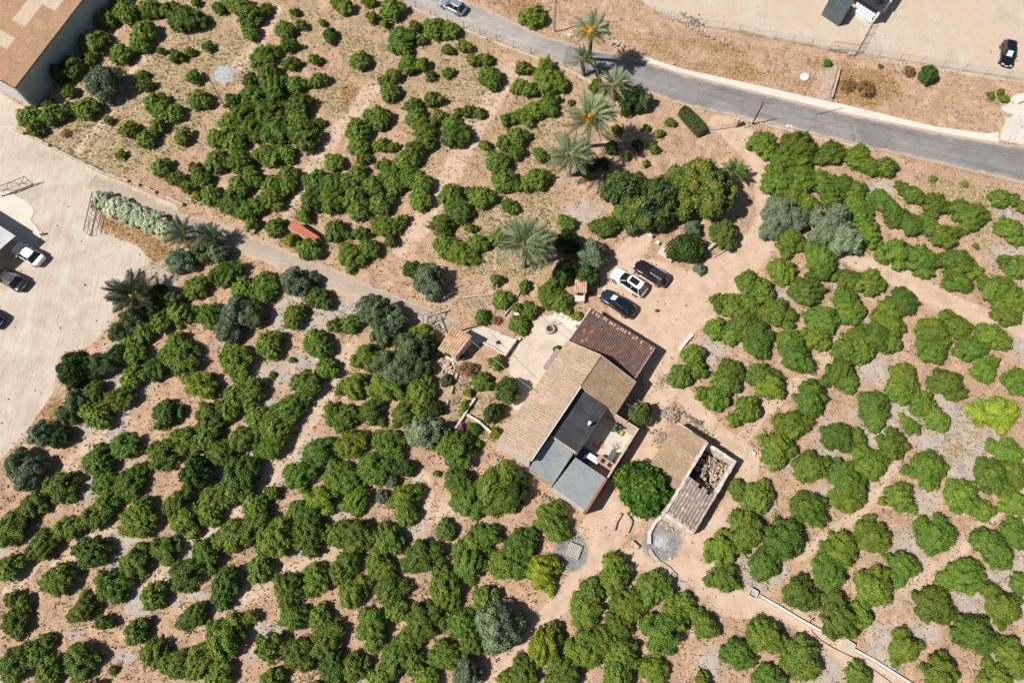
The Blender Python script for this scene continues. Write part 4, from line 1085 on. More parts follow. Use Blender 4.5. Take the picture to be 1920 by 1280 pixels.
# x, y, radius, kind - crown centres as they stand in the 1920x1280 view
TREES = """
217,3,12 198,32,22 236,22,24 268,60,25 263,82,20 283,15,22 312,18,18 175,76,28 225,100,22 135,120,26 107,133,22,d 170,110,14 190,147,36,g 128,170,15 160,202,24 127,205,18 98,213,24 56,218,24 65,240,18 88,192,12 266,139,12 273,160,15 290,190,22 305,205,22 297,235,18 240,242,18 275,258,20 202,225,11 227,290,11 302,312,20 302,96,10 122,250,10,w
325,12,14 350,32,32 330,38,18 366,2,12 410,14,14 445,8,26 470,28,26 468,58,18 497,17,14 332,105,15 355,97,12 390,88,12 362,143,18 374,185,22 494,102,26 534,56,20 538,84,18 565,48,14 553,22,10 543,118,18 470,148,18 503,138,22 515,165,30 555,157,20 590,112,14 597,148,18 617,65,16 605,42,8 630,5,14 475,180,28 435,190,18 560,195,28 455,215,33 495,212,30 515,240,32 430,228,22 570,250,34 560,226,22,y 597,230,13 405,258,20 440,265,22 342,255,18 500,288,28 537,288,20 407,302,24 450,300,30 325,212,20 470,238,26 625,303,20 370,316,18
650,12,18 690,2,14 735,15,24 698,31,13 722,44,12 750,70,28 778,48,16 760,95,16 815,52,24 842,55,20 790,75,13 840,92,14 870,86,16 887,112,15 911,110,15 920,145,24 675,112,20 765,120,20 792,120,18 737,140,18 720,150,14 732,172,20 807,142,12 840,136,13 812,185,18 775,197,18 880,208,15 857,211,12 712,220,24 690,212,12 672,242,28 672,272,22 680,297,16 715,270,16 735,275,12 780,220,22 795,240,26 825,220,18 852,252,30 847,232,20 800,267,18 775,282,26 760,302,22 722,310,18 947,225,15 910,272,14 945,265,18 932,302,24 897,210,14
1000,30,26 982,127,16 1025,140,33 1045,155,20 975,160,18 992,168,18 1032,185,16 1027,200,20 1002,205,20 982,218,18 965,220,14 992,230,12 970,255,22 965,285,18 1012,288,15 1120,162,18 1070,192,7,s 1185,178,30,d 1200,185,22,v 1170,212,7,s 1257,228,11,s 1237,250,10,s 1212,240,9,s 1227,278,12,s 1147,275,14,d 1210,307,9,s 1177,292,8,s 1055,302,14 1100,312,22,d 1128,305,16,d 1155,242,12,y 1195,270,12,d
330,335,18 375,335,20 350,350,16 370,368,13,y 395,365,20 420,385,16 435,375,26 460,395,26 450,345,24 470,335,22 510,370,26 510,345,20 540,325,20 480,385,20 540,345,20 472,420,18 515,425,20 545,450,18 580,465,24 590,340,26 582,375,26 570,405,18 620,345,28 620,378,26 628,432,22 657,480,28
390,455,28,v 405,470,24,g 335,485,26,g 365,475,18 420,510,30 370,535,26 455,540,24 495,535,30 552,522,30,g 585,522,16,g 597,557,26 550,592,26 335,585,28 390,590,26 440,582,32,g 470,585,26,v 425,620,26,g 510,640,22 592,640,24 630,610,18 330,640,20 250,595,28,v 285,578,24,d 300,548,22,d 222,622,22,v 270,620,24 300,600,24 318,560,20,v 245,640,20,c
650,340,20 670,325,20 665,370,24 700,345,22 672,392,22 715,380,24 735,325,26 740,345,22 765,332,26 790,345,24 787,375,22 720,425,26 733,450,16 750,415,16 648,440,14 678,438,18 690,465,22 845,365,24 860,395,26 905,368,24 885,360,16 828,420,26 835,460,24 860,470,28 897,455,20 882,428,13 937,445,20 945,337,24 952,385,16 805,520,34,g 772,505,22,o 932,525,16 942,560,20,y 905,594,16,c 930,600,11,w 710,585,36,v 690,570,24,g 735,602,28,g 720,620,26,v 655,607,20 790,632,28,b 760,640,24,d
1005,335,28 965,345,14 963,390,14 1062,417,18 1165,350,38,o 1205,392,40,o 1238,362,40,o 1195,345,30,o 1180,398,28,c 1248,335,14,c 1248,400,28,o 1137,425,26 1065,450,28,d 1110,475,32,g 1058,510,26,d 1100,512,26,o 1032,545,26,b 1050,565,22,b 1082,592,11,b 1064,585,11,b 992,582,18 974,608,20,b 970,577,12 985,535,14 1288,462,34,d 1325,338,64,n 1360,432,30,n 1300,425,18,g 1312,502,12,g
1432,270,30 1497,270,36 1468,300,30 1562,285,28 1500,305,28 1460,340,30 1505,335,32 1540,340,28 1490,365,26 1515,378,20 1580,345,26 1560,375,26 1465,392,34,g 1490,410,28,g 1450,428,24,g 1562,415,42,g 1582,440,36,g 1480,450,30 1540,480,34 1545,505,30 1465,505,28 1405,528,26 1430,545,24 1512,545,32 1375,575,28 1347,565,18 1405,570,22 1457,585,32 1397,605,26 1425,625,28 1342,615,22 1370,628,20 1545,595,32 1530,630,28 1588,560,28 1592,590,22 1595,525,26 1480,635,26
1610,290,26 1660,312,22 1630,310,20 1605,355,22 1615,405,26 1632,440,28 1605,385,22 1655,375,28 1695,352,16 1715,365,20 1680,400,26 1710,420,26 1740,420,22 1755,382,26 1800,390,26 1825,405,30 1770,440,30 1682,472,34 1730,485,34 1800,490,30 1800,527,26 1830,510,18 1632,530,30 1898,430,28 1875,370,20 1900,372,16 1916,385,14 1830,462,8,s 1750,335,7,s 1810,345,7,s 1885,490,18 1910,500,24 1870,540,34 1900,560,34 1890,590,26 1695,562,30 1672,582,26 1667,605,32 1640,630,32 1750,622,36 1792,608,30 1862,628,32 1610,632,26 1605,578,20
135,690,38,d 185,682,28,v 220,662,22,d 250,662,24 285,692,26 250,705,24 225,745,28 175,735,26 185,780,26 165,765,20 140,750,24,v 120,775,20,v 72,810,28,g 110,818,22,d 30,868,30,g 60,872,26,g 45,900,24,g 310,775,30 232,835,28 180,865,32 200,907,28 242,902,30 112,910,34 305,847,34 62,945,28 200,945,24 265,952,24 340,667,34 312,665,20
375,722,32,y 442,672,34 505,648,26 595,648,30 440,745,26 470,732,30 395,780,34 425,770,24 345,825,30 385,820,26 412,847,30 455,825,30 480,780,24 517,800,34 510,835,30,b 540,765,32 572,722,34 615,690,22 630,782,28 635,732,12 597,847,32 560,892,30 630,890,28 600,935,32,b 450,890,40 365,882,34,d 335,945,30 400,935,32 510,925,16 480,950,26 440,922,26 555,957,20 547,675,7,s 510,702,8,s
687,667,30 722,677,28,v 772,650,38,v 755,687,32,v 735,707,24,g 787,690,22,v 815,650,18,d 665,725,28 722,725,34 787,732,32 645,780,24 695,772,28 668,778,14 757,778,28 785,768,20 815,765,18,d 795,808,36,g 657,832,30,y 730,830,32 700,877,34 648,897,28 765,875,18,d 740,877,14,v 735,902,14,g 855,842,40 860,900,30 668,935,28,b 757,937,34 715,930,14,g 920,910,34 875,942,30 947,885,22 945,937,32 820,887,7,s
952,728,27,o 905,715,20 877,692,20,w 932,680,16 880,737,11,s 922,772,20,o 863,801,11,p 890,803,13,B 930,812,14,y 895,833,10,s 870,762,13,s 836,712,13,v 1203,775,25,o 1210,910,54,B 968,920,28,d 980,890,16,d 1275,705,24 1300,665,22 1308,692,20 1045,655,9,B
1370,697,28 1360,718,26 1342,745,28 1318,738,18 1402,767,26 1378,787,18 1430,700,28 1447,720,32 1417,648,28 1492,665,34 1545,645,16 1585,655,26 1575,695,32 1590,715,22 1520,745,36 1482,792,34 1457,837,34 1452,855,24 1572,817,34 1522,872,34 1420,930,34 1385,918,20 1518,952,36 1585,897,34 1590,938,28
1615,658,26 1668,640,24 1695,705,32 1685,732,26 1640,760,32 1640,788,22 1750,655,30 1780,718,34 1730,757,26 1757,785,24 1713,802,16 1695,787,12 1870,768,42,Y 1825,652,30 1848,688,28 1910,712,32 1672,835,32 1632,867,34 1605,915,30 1605,820,20 1742,877,36 1700,880,12 1687,932,32 1807,930,36 1845,955,22 1862,892,36 1890,848,34 1905,940,32 1905,885,28
20,988,34 78,1020,30 125,990,28 175,970,28 257,980,34 168,1035,34 108,1087,34 20,1062,26 252,1052,32 207,1100,34 308,1030,30 20,1120,18 155,1140,28 25,1165,28 288,1115,26 195,1167,18 255,1182,24 25,1242,34 67,1230,22 90,1258,26 145,1237,36 287,1222,28 312,1240,20 90,1200,16 212,1257,8,s 45,1130,18
345,975,34 395,965,24 440,1005,36 387,1037,32 347,1075,34 422,1100,34 487,1067,26 520,1010,38 482,975,32 580,1000,38 575,965,28 630,1000,26 540,1105,32 595,1085,30 637,1070,24 547,1155,28 600,1157,24 470,1157,16,y 422,1197,42 360,1152,28 370,1237,32 335,1245,28 410,1265,26,y 500,1212,28,s 560,1230,34 610,1200,34 625,1250,32 510,1275,24
665,1000,36 730,1010,32 710,1055,30 655,1050,28 790,1043,36 662,1112,32 732,1107,32 745,1145,22 832,1105,36 880,1052,38 912,1003,28 890,1022,24 835,992,20,b 948,1058,34 697,1180,34 792,1165,38 765,1200,28 870,1168,34 910,1122,26 882,1207,28 935,1172,46,g 745,1225,34 775,1240,24 835,1228,32 875,1262,30,g 662,1250,30 715,1270,26 800,1270,24 765,965,22 948,1268,16
975,1017,32 1035,975,36 1015,1072,36,y 970,1062,28 1152,1077,36 1110,1110,26 1097,1142,32 1225,1100,36 1182,1135,34 1160,1172,28 1022,1212,36,y 1040,1180,18 1100,1215,38 1128,1198,28 1167,1225,34 1245,1182,42 1268,1150,30 1230,1255,28 1160,1262,36 1055,1262,36 980,1265,28
1400,990,40 1355,1027,34 1360,1085,30 1470,1010,42 1435,1055,32 1552,1068,38 1577,1030,36 1500,1115,36 1580,1157,40 1322,1167,30 1285,1130,22 1387,1225,32 1440,1192,36 1505,1230,40 1320,1275,18,y 1445,1275,30 1610,1265,24
1637,1005,36 1755,1000,38 1692,1060,32 1640,1100,38 1612,1150,26 1867,1030,38 1905,1000,30 1815,1082,38 1752,1132,40 1882,1137,38 1832,1187,40 1697,1215,33 1765,1262,38 1902,1230,34 1872,1270,30 1917,1097,22
1745,138,20,d 1553,117,8,B 1858,178,9,s 1876,172,8,s 1885,185,10,s 1705,132,14,w 1622,165,20,w 1590,160,16,w 1652,124,5,s
"""
LMK = [('the warehouse', 60, 90), ('the white flowering hedge', 250, 400), ('the orange lean-to', 568, 432), ('the tool store', 855, 640), ('the patio', 1010, 670),
       ('the parked cars', 1188, 535), ('the large pine', 1325, 338), ('the ruined outbuilding', 1310, 890), ('the round ash pit', 1241, 1017), ('the lone wooden pole', 420, 190),
       ('the driving silver car', 848, 30), ('the road mirror', 1500, 215), ('the gravel yard', 110, 600), ('the slatted pallet', 1076, 1032), ('the first channel box', 1410, 1113), ('the second channel box', 1590, 1212),
       ('the ash spot', 430, 140), ('the palm group', 1100, 250), ('the bitumen roof', 1075, 780), ('the lane', 600, 520), ('the yellow tree', 1870, 768), ('the bougainvillea', 863, 801),
       ('the pale olive tree', 935, 1172), ('the lone palm', 985, 460), ('the yard palm', 252, 555), ('the black parked car', 1892, 150), ('the twin olive trees', 1520, 410), ('the lower left corner', 0, 1280), ('the lower right corner', 1920, 1280),
       ('the upper left field', 560, 90), ('the lane olive tree', 552, 522), ('the bluish olive tree', 795, 808), ('the left edge olives', 50, 870), ('the bottom edge middle', 640, 1280), ('the lime green tree', 1015, 1072),
       ('the right edge middle', 1920, 560), ('the grey mud patch', 520, 700), ('the sandy path end', 1340, 1240), ('the pale bush', 500, 1212)]
CELLS = {}
ORD = 'nearest,second nearest,third nearest,fourth nearest,fifth nearest,sixth nearest,seventh nearest,eighth nearest,ninth nearest,tenth nearest'.split(',')


def where(px, py):
    d, n, x, y = min((math.hypot(px - x, py - y), n, x, y) for n, x, y in LMK if math.hypot(px - x, py - y) > 12)
    a = math.degrees(math.atan2(y - py, px - x)) % 360
    w = ['right of', 'above right of', 'above', 'above left of', 'left of', 'below left of', 'below', 'below right of'][int((a + 22.5) // 45) % 8]
    return d, f'{w} {n}'


KIND = {'c': ('citrus_tree', 'citrus tree', 'green', CIT), 'y': ('citrus_tree', 'citrus tree', 'yellowish', CIT), 'Y': ('citrus_tree', 'citrus tree', 'bright yellow', CIT), 'b': ('citrus_tree', 'citrus tree', 'bright green', CIT),
        'g': ('olive_tree', 'olive tree', 'grey green', OLV), 'v': ('evergreen_tree', 'evergreen tree', 'dull green', OLV), 'd': ('broadleaf_tree', 'broadleaf tree', 'very dark', DENSE), 'o': ('carob_tree', 'carob tree', 'olive green', DENSE),
        'n': ('pine_tree', 'pine tree', 'golden green', PINE), 'w': ('dry_bush', 'dry bush', 'brown', BARE), 's': ('young_bush', 'bush', 'small green', BUSH), 'p': ('bougainvillea', 'bougainvillea', 'purple', BUSH), 'B': ('leafy_tree', 'leafy tree', 'vivid green', ROUND)}
entries = []
for tok in TREES.split():
    q = tok.split(','); x, y, r = float(q[0]), float(q[1]), float(q[2]); k = q[3] if len(q) > 3 else 'c'
    entries.append((x, y, r, k))
cits = sorted([e for e in entries if e[3] in 'cyYb' and e[2] >= 19], key=lambda e: -e[2])
MASS = set(cits[285:])
print('citrus', len(cits), 'all', len(entries))
mass_items = [e for e in entries if e in MASS]
GRP = {'citrus_tree': 'citrus trees of the orchard', 'citrus_bush': 'low citrus bushes in the upper orchard', 'olive_tree': 'grey green olive trees', 'evergreen_tree': 'dull green evergreens', 'broadleaf_tree': 'dark broadleaf trees',
       'carob_tree': 'olive green trees by the house', 'pine_tree': 'pines by the entrance', 'dry_bush': 'dry bushes', 'young_bush': 'small green bushes', 'leafy_tree': 'vivid green leafy plants'}
placed = []
for (x, y, r, k) in entries:
    rs = random.Random(int(x * 31 + y * 17))
    name, word, colr, pool = KIND[k]
    small = k in 'cyYb' and r < 19
    rm = r / ppm(x, y)
    hz = {'g': 1.9, 'v': 1.9, 'd': 1.8, 'o': 2.3, 'n': 2.1, 'w': 1.1, 's': 1.4, 'p': 1.2, 'B': 1.6}.get(k, 1.15)   # height in crown radii
    if small: hz = 1.35; pool = BUSH
    if k == 'n' and r > 50: hz = 2.35
    top = rm * hz; sz = top / 1.24
    gp = G(x, y, top * .5)
    placed.append((gp.x, gp.y, rm))
    if (x, y, r, k) in MASS: continue
    if small: name, word = 'citrus_bush', 'citrus bush'
    sz_word = ''
    if k in 'cyYbgdvo': sz_word = 'large ' if r >= 36 else ('small ' if r < 22 else ('mid-sized ' if r < 30 else 'round '))
    sz_word = sz_word.replace('mid-sized ', 'medium ')
    dd, ww = where(x, y)
    lab = f'{sz_word}{colr} {word} {ww}'
    root = empty(name, (gp.x, gp.y, 0), rs.uniform(0, 6.28), lab, word if word != 'bougainvillea' else 'bougainvillea', GRP.get(name))
    CELLS.setdefault((ww, word), []).append((dd, root))
    c = link(bpy.data.objects.new('crown', rs.choice(pool)), root)
    e = 1 + rs.uniform(-.13, .13); wd = 1.07 if pool is CIT else 1.04
    c.scale = (rm * wd * e, rm * wd / e, sz); c.rotation_euler.z = rs.uniform(0, 6.28)
    base = PAL[k]; f = rs.uniform(.74, 1.22); yy = rs.uniform(-.16, .28) if k in 'cb' else rs.uniform(-.06, .06)
    c.color = (base[0] * f * (1 + yy), base[1] * f * (1 + yy * .25), base[2] * f, 1)
    t = link(bpy.data.objects.new('trunk', rs.choice(TR)), root); t.scale = (rm * .9, rm * .9, sz)

for cell in CELLS.values():                          # say which one of its neighbours each tree is
    cell.sort(key=lambda q: q[0])
    if len(cell) > 1:
        for i, (dd, rt) in enumerate(cell): rt['label'] = rt['label'] + ', ' + ORD[min(i, 9)]

# the smaller trees beyond the three hundred, and the orchard going on outside the view, as one mass
LITE = crown_mesh('crown', 300, 1900, a=.105, w=.06, lobes=6, core=.74)
LITE2 = crown_mesh('crown', 301, 700, a=.16, w=.09, lobes=5, core=.78)
def mass(name, items, lite, label=None):
    n = len(lite.vertices); co = np.empty(n * 3, np.float32); lite.vertices.foreach_get('co', co); co = co.reshape(-1, 3)
    tn = np.empty(n * 4, np.float32); lite.color_attributes['tint'].data.foreach_get('color', tn); tn = tn.reshape(-1, 4)
    lt = np.array([p.loop_total for p in lite.polygons]); lv = np.array([l.vertex_index for l in lite.loops])
    VV, TT, LI, LT = [], [], [], []
    for i, (X, Y, rm, top) in enumerate(items):
        rs = random.Random(i); a = rs.uniform(0, 6.28); f = rs.uniform(.85, 1.2); ca_, sa_ = math.cos(a), math.sin(a)
        q = co * [rm, rm, top / 1.24]; q = np.stack([q[:, 0] * ca_ - q[:, 1] * sa_ + X, q[:, 0] * sa_ + q[:, 1] * ca_ + Y, q[:, 2]], 1)
        VV.append(q); TT.append(tn * [f, f, f, 1]); LI.append(lv + i * n); LT.append(lt)
    me = bpy.data.meshes.new(name); V = np.vstack(VV).astype(np.float32); LI = np.concatenate(LI).astype(np.int32); LT = np.concatenate(LT).astype(np.int32)
    me.vertices.add(len(V)); me.vertices.foreach_set('co', V.ravel()); me.loops.add(len(LI)); me.loops.foreach_set('vertex_index', LI)
    me.polygons.add(len(LT)); me.polygons.foreach_set('loop_total', LT); me.polygons.foreach_set('loop_start', np.concatenate([[0], np.cumsum(LT)[:-1]]).astype(np.int32))
    at = me.color_attributes.new('tint', 'FLOAT_COLOR', 'POINT'); at.data.foreach_set('color', np.vstack(TT).astype(np.float32).ravel())
    me.update(calc_edges=True); me.materials.append(LEAF)
    o = link(bpy.data.objects.new(name, me)); o.color = (*PAL['c'], 1); o['kind'] = 'stuff'
    return o


its = []
for (x, y, r, k) in mass_items:
    rm = r / ppm(x, y); top = rm * 1.2; g = G(x, y, top * .5); its.append((g.x, g.y, rm, top))
if its: mass('citrus_trees', its, LITE)
its = []
for i in range(330):
    X, Y = rnd.uniform(-92, 98), rnd.uniform(-26, 92); px, py = Pn(X, Y)
    if -25 < px < 1945 and -25 < py < 1305: continue
    if px < 0 and 100 < py < 960: continue
    if px < 300 and py < 60: continue
    if py < 330 and px > 600 and not (px > 1900 and py > 420): continue
    if any(math.hypot(X - a, Y - b) < 3.2 for a, b, _, _ in its): continue
    rm = rnd.uniform(1.6, 2.3); its.append((X, Y, rm, rm * 1.4))
mass('citrus_orchard', its, LITE2)

# oleander hedge with pale flowers: one plant per clump
for i, (x, y, r) in enumerate(((192, 373, 22), (215, 385, 26), (240, 395, 24), (262, 404, 25), (288, 416, 25), (310, 428, 22))):
    rm = r / ppm(x, y); g = G(x, y, 1.0)
    root = empty('oleander', (g.x, g.y, 0), i, ['round oleander at the gate end of the white flowering hedge', 'second oleander of the white flowering hedge, next to the gate', 'third oleander from the gate in the white flowering hedge',
                 'third oleander from the palm end of the white flowering hedge', 'second oleander from the palm end of the white flowering hedge', 'last oleander of the white flowering hedge, against the small palm'][i], 'oleander', 'oleanders of the flowering hedge')
    c = link(bpy.data.objects.new('crown', OLEA[i % 3]), root); c.scale = (rm * 1.05, rm * 1.05, 1.7); f = rnd.uniform(.92, 1.08); c.color = (PAL['h'][0] * f, PAL['h'][1] * f, PAL['h'][2] * f, 1)
    t = link(bpy.data.objects.new('trunk', TR[0]), root); t.scale = (rm, rm, 1.3)

# ---- palms
def frond_mesh(seed, L=1.0, pairs=26):
    """frond along +x, arching up then down; leaflets as thin blades"""
    rs = random.Random(seed); vs, fs, tn = [], [], []
    def rach(t): return Vector((t * .94, .04 * math.sin(t * 3 + seed), .34 * t - .50 * t * t))
    prev = None
    for i in range(11):
        t = i / 10; p = rach(t); w = .014 * (1 - t * .8); o = len(vs)
        vs += [p + Vector((0, -w, .004)), p + Vector((0, w, .004)), p + Vector((0, 0, -w))]; tn += [(1.7, 1.45, 1.1, 1)] * 3
        if prev is not None:
            for a, b in ((0, 1), (1, 2), (2, 0)): fs.append((prev + a, prev + b, o + b, o + a))
        prev = o
    for i in range(pairs):
        t = .14 + .85 * i / (pairs - 1); p = rach(t); l = .30 * math.sin(math.pi * min(1, t * .78 + .2)) * rs.uniform(.85, 1.1) + .02
        for sgn in (-1, 1):
            d = Vector((.62 + .3 * t, sgn * .8, .28 - rs.random() * .5)).normalized(); side = Vector((1, 0, 0)).cross(d).normalized() * 0 + Vector((.016, 0, 0.006))
            k = rs.uniform(.75, 1.25); o = len(vs); q = p + d * l * .5
            vs += [p - side * .6, p + side * .6, q + side + Vector((0, 0, .01)), p + d * l + Vector((0, 0, -.05)), q - side + Vector((0, 0, .01))]
            tn += [(k, k, k, 1)] * 5; fs.append((o, o + 1, o + 2, o + 4)); fs.append((o + 4, o + 2, o + 3, o + 3))
    F4 = [f for f in fs if len(set(f)) == 4]; F3 = [f[:3] for f in fs if len(set(f)) == 3]
    me = bpy.data.meshes.new('frond'); me.from_pydata([tuple(v) for v in vs], [], [list(f) for f in F4] + [list(f) for f in F3])
    a = me.color_attributes.new('tint', 'FLOAT_COLOR', 'POINT'); a.data.foreach_set('color', np.array(tn, dtype=np.float32).ravel())
    me.materials.append(LEAF); me.update(); return me


FR = [frond_mesh(i) for i in range(5)]
bmk = MB()
for i in range(26):
    a = i * 2.4; bmk.tube([(0, 0, 0), (math.cos(a) * .5, math.sin(a) * .5, -.1), (math.cos(a) * .75, math.sin(a) * .75, -.55 - .02 * i)], .045, 4, .02)
fruit_me = bpy.data.meshes.new('fruit_bunch'); fruit_me.from_pydata(bmk.v, [], bmk.f); fruit_me.materials.append(mat('orange_dates', (0.62, 0.30, 0.03), .6, .25, 8)); fruit_me.update()


def palm(crown_px, base_px, r, h, n, label, fruit=False, col=(.25, .30, .18), sweep=.62, up=1.0):
    g = G(*crown_px, h); b = G(*base_px)
    root = empty('palm_tree', (b.x, b.y, 0), 0, label, 'palm', 'palm trees')
    top = Vector((g.x - b.x, g.y - b.y, h)); rs = random.Random(int(r * 7 + h * 3))
    mb = MB(); pts = [Vector((top.x * t ** 1.3, top.y * t ** 1.3, h * t)) for t in (0, .2, .4, .6, .8, 1)]
    vs = []
    mb.tube([(0, 0, -.1)] + pts, .26 if h > 2 else .2, 10, .19)
    for k in range(int(h * 7)):                      # old leaf-base rings
        t = (k + .5) / (h * 7); p = Vector((top.x * t ** 1.3, top.y * t ** 1.3, h * t)); mb.lathe([(.245, -.02), (.285, .03), (.22, .07)], p, 10)
    mb.build('trunk', mat('palm_bark', (0.17, 0.12, 0.085), .95, .35, 8, bmp=.6), root)
    rm = r / ppm(*crown_px, h) * 1.12
    for i in range(n):
        el = math.radians(80 - 100 * ((i + .5) / n) ** .8) * up; az = i * 2.399 + rs.uniform(-.25, .25)
        o = link(bpy.data.objects.new('frond', FR[i % 5]), root)
        az2 = az - sweep * math.sin(az - SUN_AZ)      # the wind bends the fronds to the east
        s = rm * rs.uniform(.9, 1.1) * (1.0 if el > -.2 else .9)
        o.location = top + Vector((math.cos(az2) * .12, math.sin(az2) * .12, .05 - .1 * i / n)); o.scale = (s, s * 1.0, s)
        o.rotation_euler = (rs.uniform(-.35, .35), -el * .85, az2); f = rs.uniform(.8, 1.25); k2 = 1 if i < n * .85 else 0
        c = col if k2 else (.27, .20, .10); o.color = (c[0] * f, c[1] * f, c[2] * f, 1)
    if fruit:
        for k, (dx, dy) in enumerate(((-.35, -.25), (-.1, -.45), (.3, -.4), (-.5, .05))):
            o = link(bpy.data.objects.new('fruit_bunch', fruit_me), root); o.location = top + Vector((dx, dy, .75)); o.scale = (1.0, 1.0, .9); o.rotation_euler.z = k


palm((1108, 60), (1104, 113), 34, 6.8, 34, 'tallest palm over the road edge with orange date bunches', True)
palm((1091, 112), (1094, 142), 22, 2.7, 20, 'small palm on the kerb just below the tallest roadside palm', False, (.13, .18, .08))
palm((1152, 160), (1152, 188), 30, 2.8, 30, 'mid-height palm beside the dark bush at the road bend')
palm((1106, 222), (1101, 276), 46, 6.8, 38, 'tall palm with orange date bunches in the middle of the palm group', True)
palm((1067, 293), (1066, 330), 42, 5.4, 34, 'lowest left palm of the group below the road, without orange bunches')
palm((985, 460), (983, 500), 52, 5.2, 40, 'large lone palm with pale fronds left of the parked cars')
palm((252, 555), (256, 570), 46, 1.9, 30, 'spiky dark palm at the edge of the gravel yard', False, (.07, .095, .045), 0.0)
palm((340, 438), (342, 448), 30, 1.6, 26, 'small grey palm at the end of the white flowering hedge', False, (.15, .19, .12), 0.1)
palm((398, 442), (400, 452), 24, 1.8, 20, 'small palm overhanging the lane beside the grey hedge palm', False, (.10, .14, .08), 0.1)
palm((1378, 322), (1376, 330), 24, 1.6, 22, 'young bright green palm against the right side of the pine', False, (.09, .18, .03), 0.0)

# clipped hedge by the entrance gate
def hedge():
    P = resample([G(1278, 206, .7).xy, G(1292, 218, .7).xy, G(1306, 234, .7).xy, G(1316, 250, .7).xy], 8)
    root = empty('clipped_hedge', (P[4].x, P[4].y, 0), 0, 'clipped oval hedge beside the entrance gate below the road', 'hedge')
    n = 7000; g = np.random.default_rng(5); t = g.random(n) * 7; i = np.minimum(t.astype(int), 6); f = t - i
    Pa = np.array([tuple(p) for p in P]); c = Pa[i] * (1 - f)[:, None] + Pa[i + 1] * f[:, None]; d = Pa[i + 1] - Pa[i]; d /= np.linalg.norm(d, axis=1)[:, None]; nn = np.stack([-d[:, 1], d[:, 0]], 1)
    a = g.random(n) * math.pi; wid = .78 * np.sqrt(np.clip(1 - ((t - 3.5) / 3.9) ** 4, .2, 1))
    x = np.sign(np.cos(a)) * np.abs(np.cos(a)) ** .5 * wid; z = np.abs(np.sin(a)) ** .5 * 1.25
    V0 = np.stack([c[:, 0] + nn[:, 0] * x, c[:, 1] + nn[:, 1] * x, z + g.normal(size=n) * .05], 1); V0[:, :2] += g.normal(size=(n, 2)) * .035; tt = g.normal(size=(n, 3)); tt /= np.linalg.norm(tt, axis=1)[:, None]; bb = np.cross(tt, g.normal(size=(n, 3))); bb /= np.linalg.norm(bb, axis=1)[:, None]
    s = .075; V = np.stack([V0 - tt * s, V0 - bb * s * .6, V0 + tt * s, V0 + bb * s * .6], 1).reshape(-1, 3); k = np.repeat(g.uniform(.7, 1.3, n), 4)
    me = mesh_np('foliage', V, np.arange(n * 4).reshape(-1, 4), LEAF, np.stack([k, k, k, k * 0 + 1], 1)); o = link(bpy.data.objects.new('foliage', me)); o.color = (.085, .115, .03, 1); adopt(o, root)
    mb = MB()
    for q, w in zip(range(7), (.5, .65, .7, .72, .7, .65, .5)): mb.wall(P[q], P[q + 1], 0, 1.15, w * 1.85)
    o = mb.build('inner_branches', LEAF); a = o.data.color_attributes.new('tint', 'FLOAT_COLOR', 'POINT'); a.data.foreach_set('color', [1.0] * (4 * len(o.data.vertices))); o.color = (.06, .08, .02, 1); adopt(o, root)


hedge()

# ---- ground cover: grass tufts, weeds, stones, fallen litter
def scatter(name, n, ok, maker, m, color, seed):
    g = np.random.default_rng(seed); V, F_, T = [], [], []; off = 0; cnt = 0; tries = 0
    while cnt < n and tries < n * 30:
        tries += 1
        px, py = g.uniform(-20, 1940), g.uniform(-20, 1300)
        if g.random() > ok(px, py): continue
        w = G(px, py); v, f, t = maker(g, w); V += v; F_ += [[i + off for i in q] for q in f]; T += [t] * len(v); off += len(v); cnt += 1
    if not V: return
    me = mesh_np(name, V, F_, m, T); o = link(bpy.data.objects.new(name, me)); o['kind'] = 'stuff'; o.color = (*color, 1); return o


_gx, _gy = np.meshgrid(np.arange(-24, 1949, 4.0), np.arange(-24, 1309, 4.0))
def gridmask(arr):
    def f(px, py): return bool(arr[min(arr.shape[0] - 1, max(0, int((py + 24) / 4 + .5))), min(arr.shape[1] - 1, max(0, int((px + 24) / 4 + .5)))])
    return f
def polys_grid(ps):
    m = np.zeros(_gx.shape, bool)
    for p in ps: m |= sd_poly(_gx, _gy, p) > 0
    return gridmask(m)
in_grass = polys_grid(GRASS); in_rust = polys_grid(RUSTS); in_lot = polys_grid([LOT, UPLOT]); in_pave = polys_grid([ROAD_LO + ROAD_HI[::-1], LANE_UP + LANE_LO[::-1], PATIO_P, TERR_P])
HOUSEBOX = polys_grid([[(1100, 560), (1250, 650), (1200, 720), (1225, 800), (1105, 975), (920, 840)], [(1225, 850), (1275, 780), (1400, 860), (1310, 1005), (1240, 960)], [(820, 600), (960, 600), (960, 680), (820, 700)]])
_nt = np.zeros(_gx.shape, bool)
for _t in TRACKS: _nt |= capsule(_gx, _gy, _t) > 0
near_track = gridmask(_nt)


def tuft(g, w):
    v, f = [], []
    for k in range(int(g.integers(4, 8))):
        a = g.uniform(0, 6.28); l = g.uniform(.10, .26); b = g.uniform(.02, .05); dx, dy = math.cos(a), math.sin(a); r = g.uniform(0, .12); o = len(v)
        cx, cy = w.x + g.uniform(-r, r), w.y + g.uniform(-r, r)
        v += [(cx - dy * b, cy + dx * b, 0), (cx + dy * b, cy - dx * b, 0), (cx + dx * l * .6 + dy * b * .6, cy + dy * l * .6 - dx * b * .6, l * .55), (cx + dx * l * .6 - dy * b * .6, cy + dy * l * .6 + dx * b * .6, l * .6)]; f.append([o, o + 1, o + 2, o + 3])
    k = g.uniform(.6, 1.4); y = g.uniform(.8, 1.5); return v, f, (k * y, k, k * .8, 1)


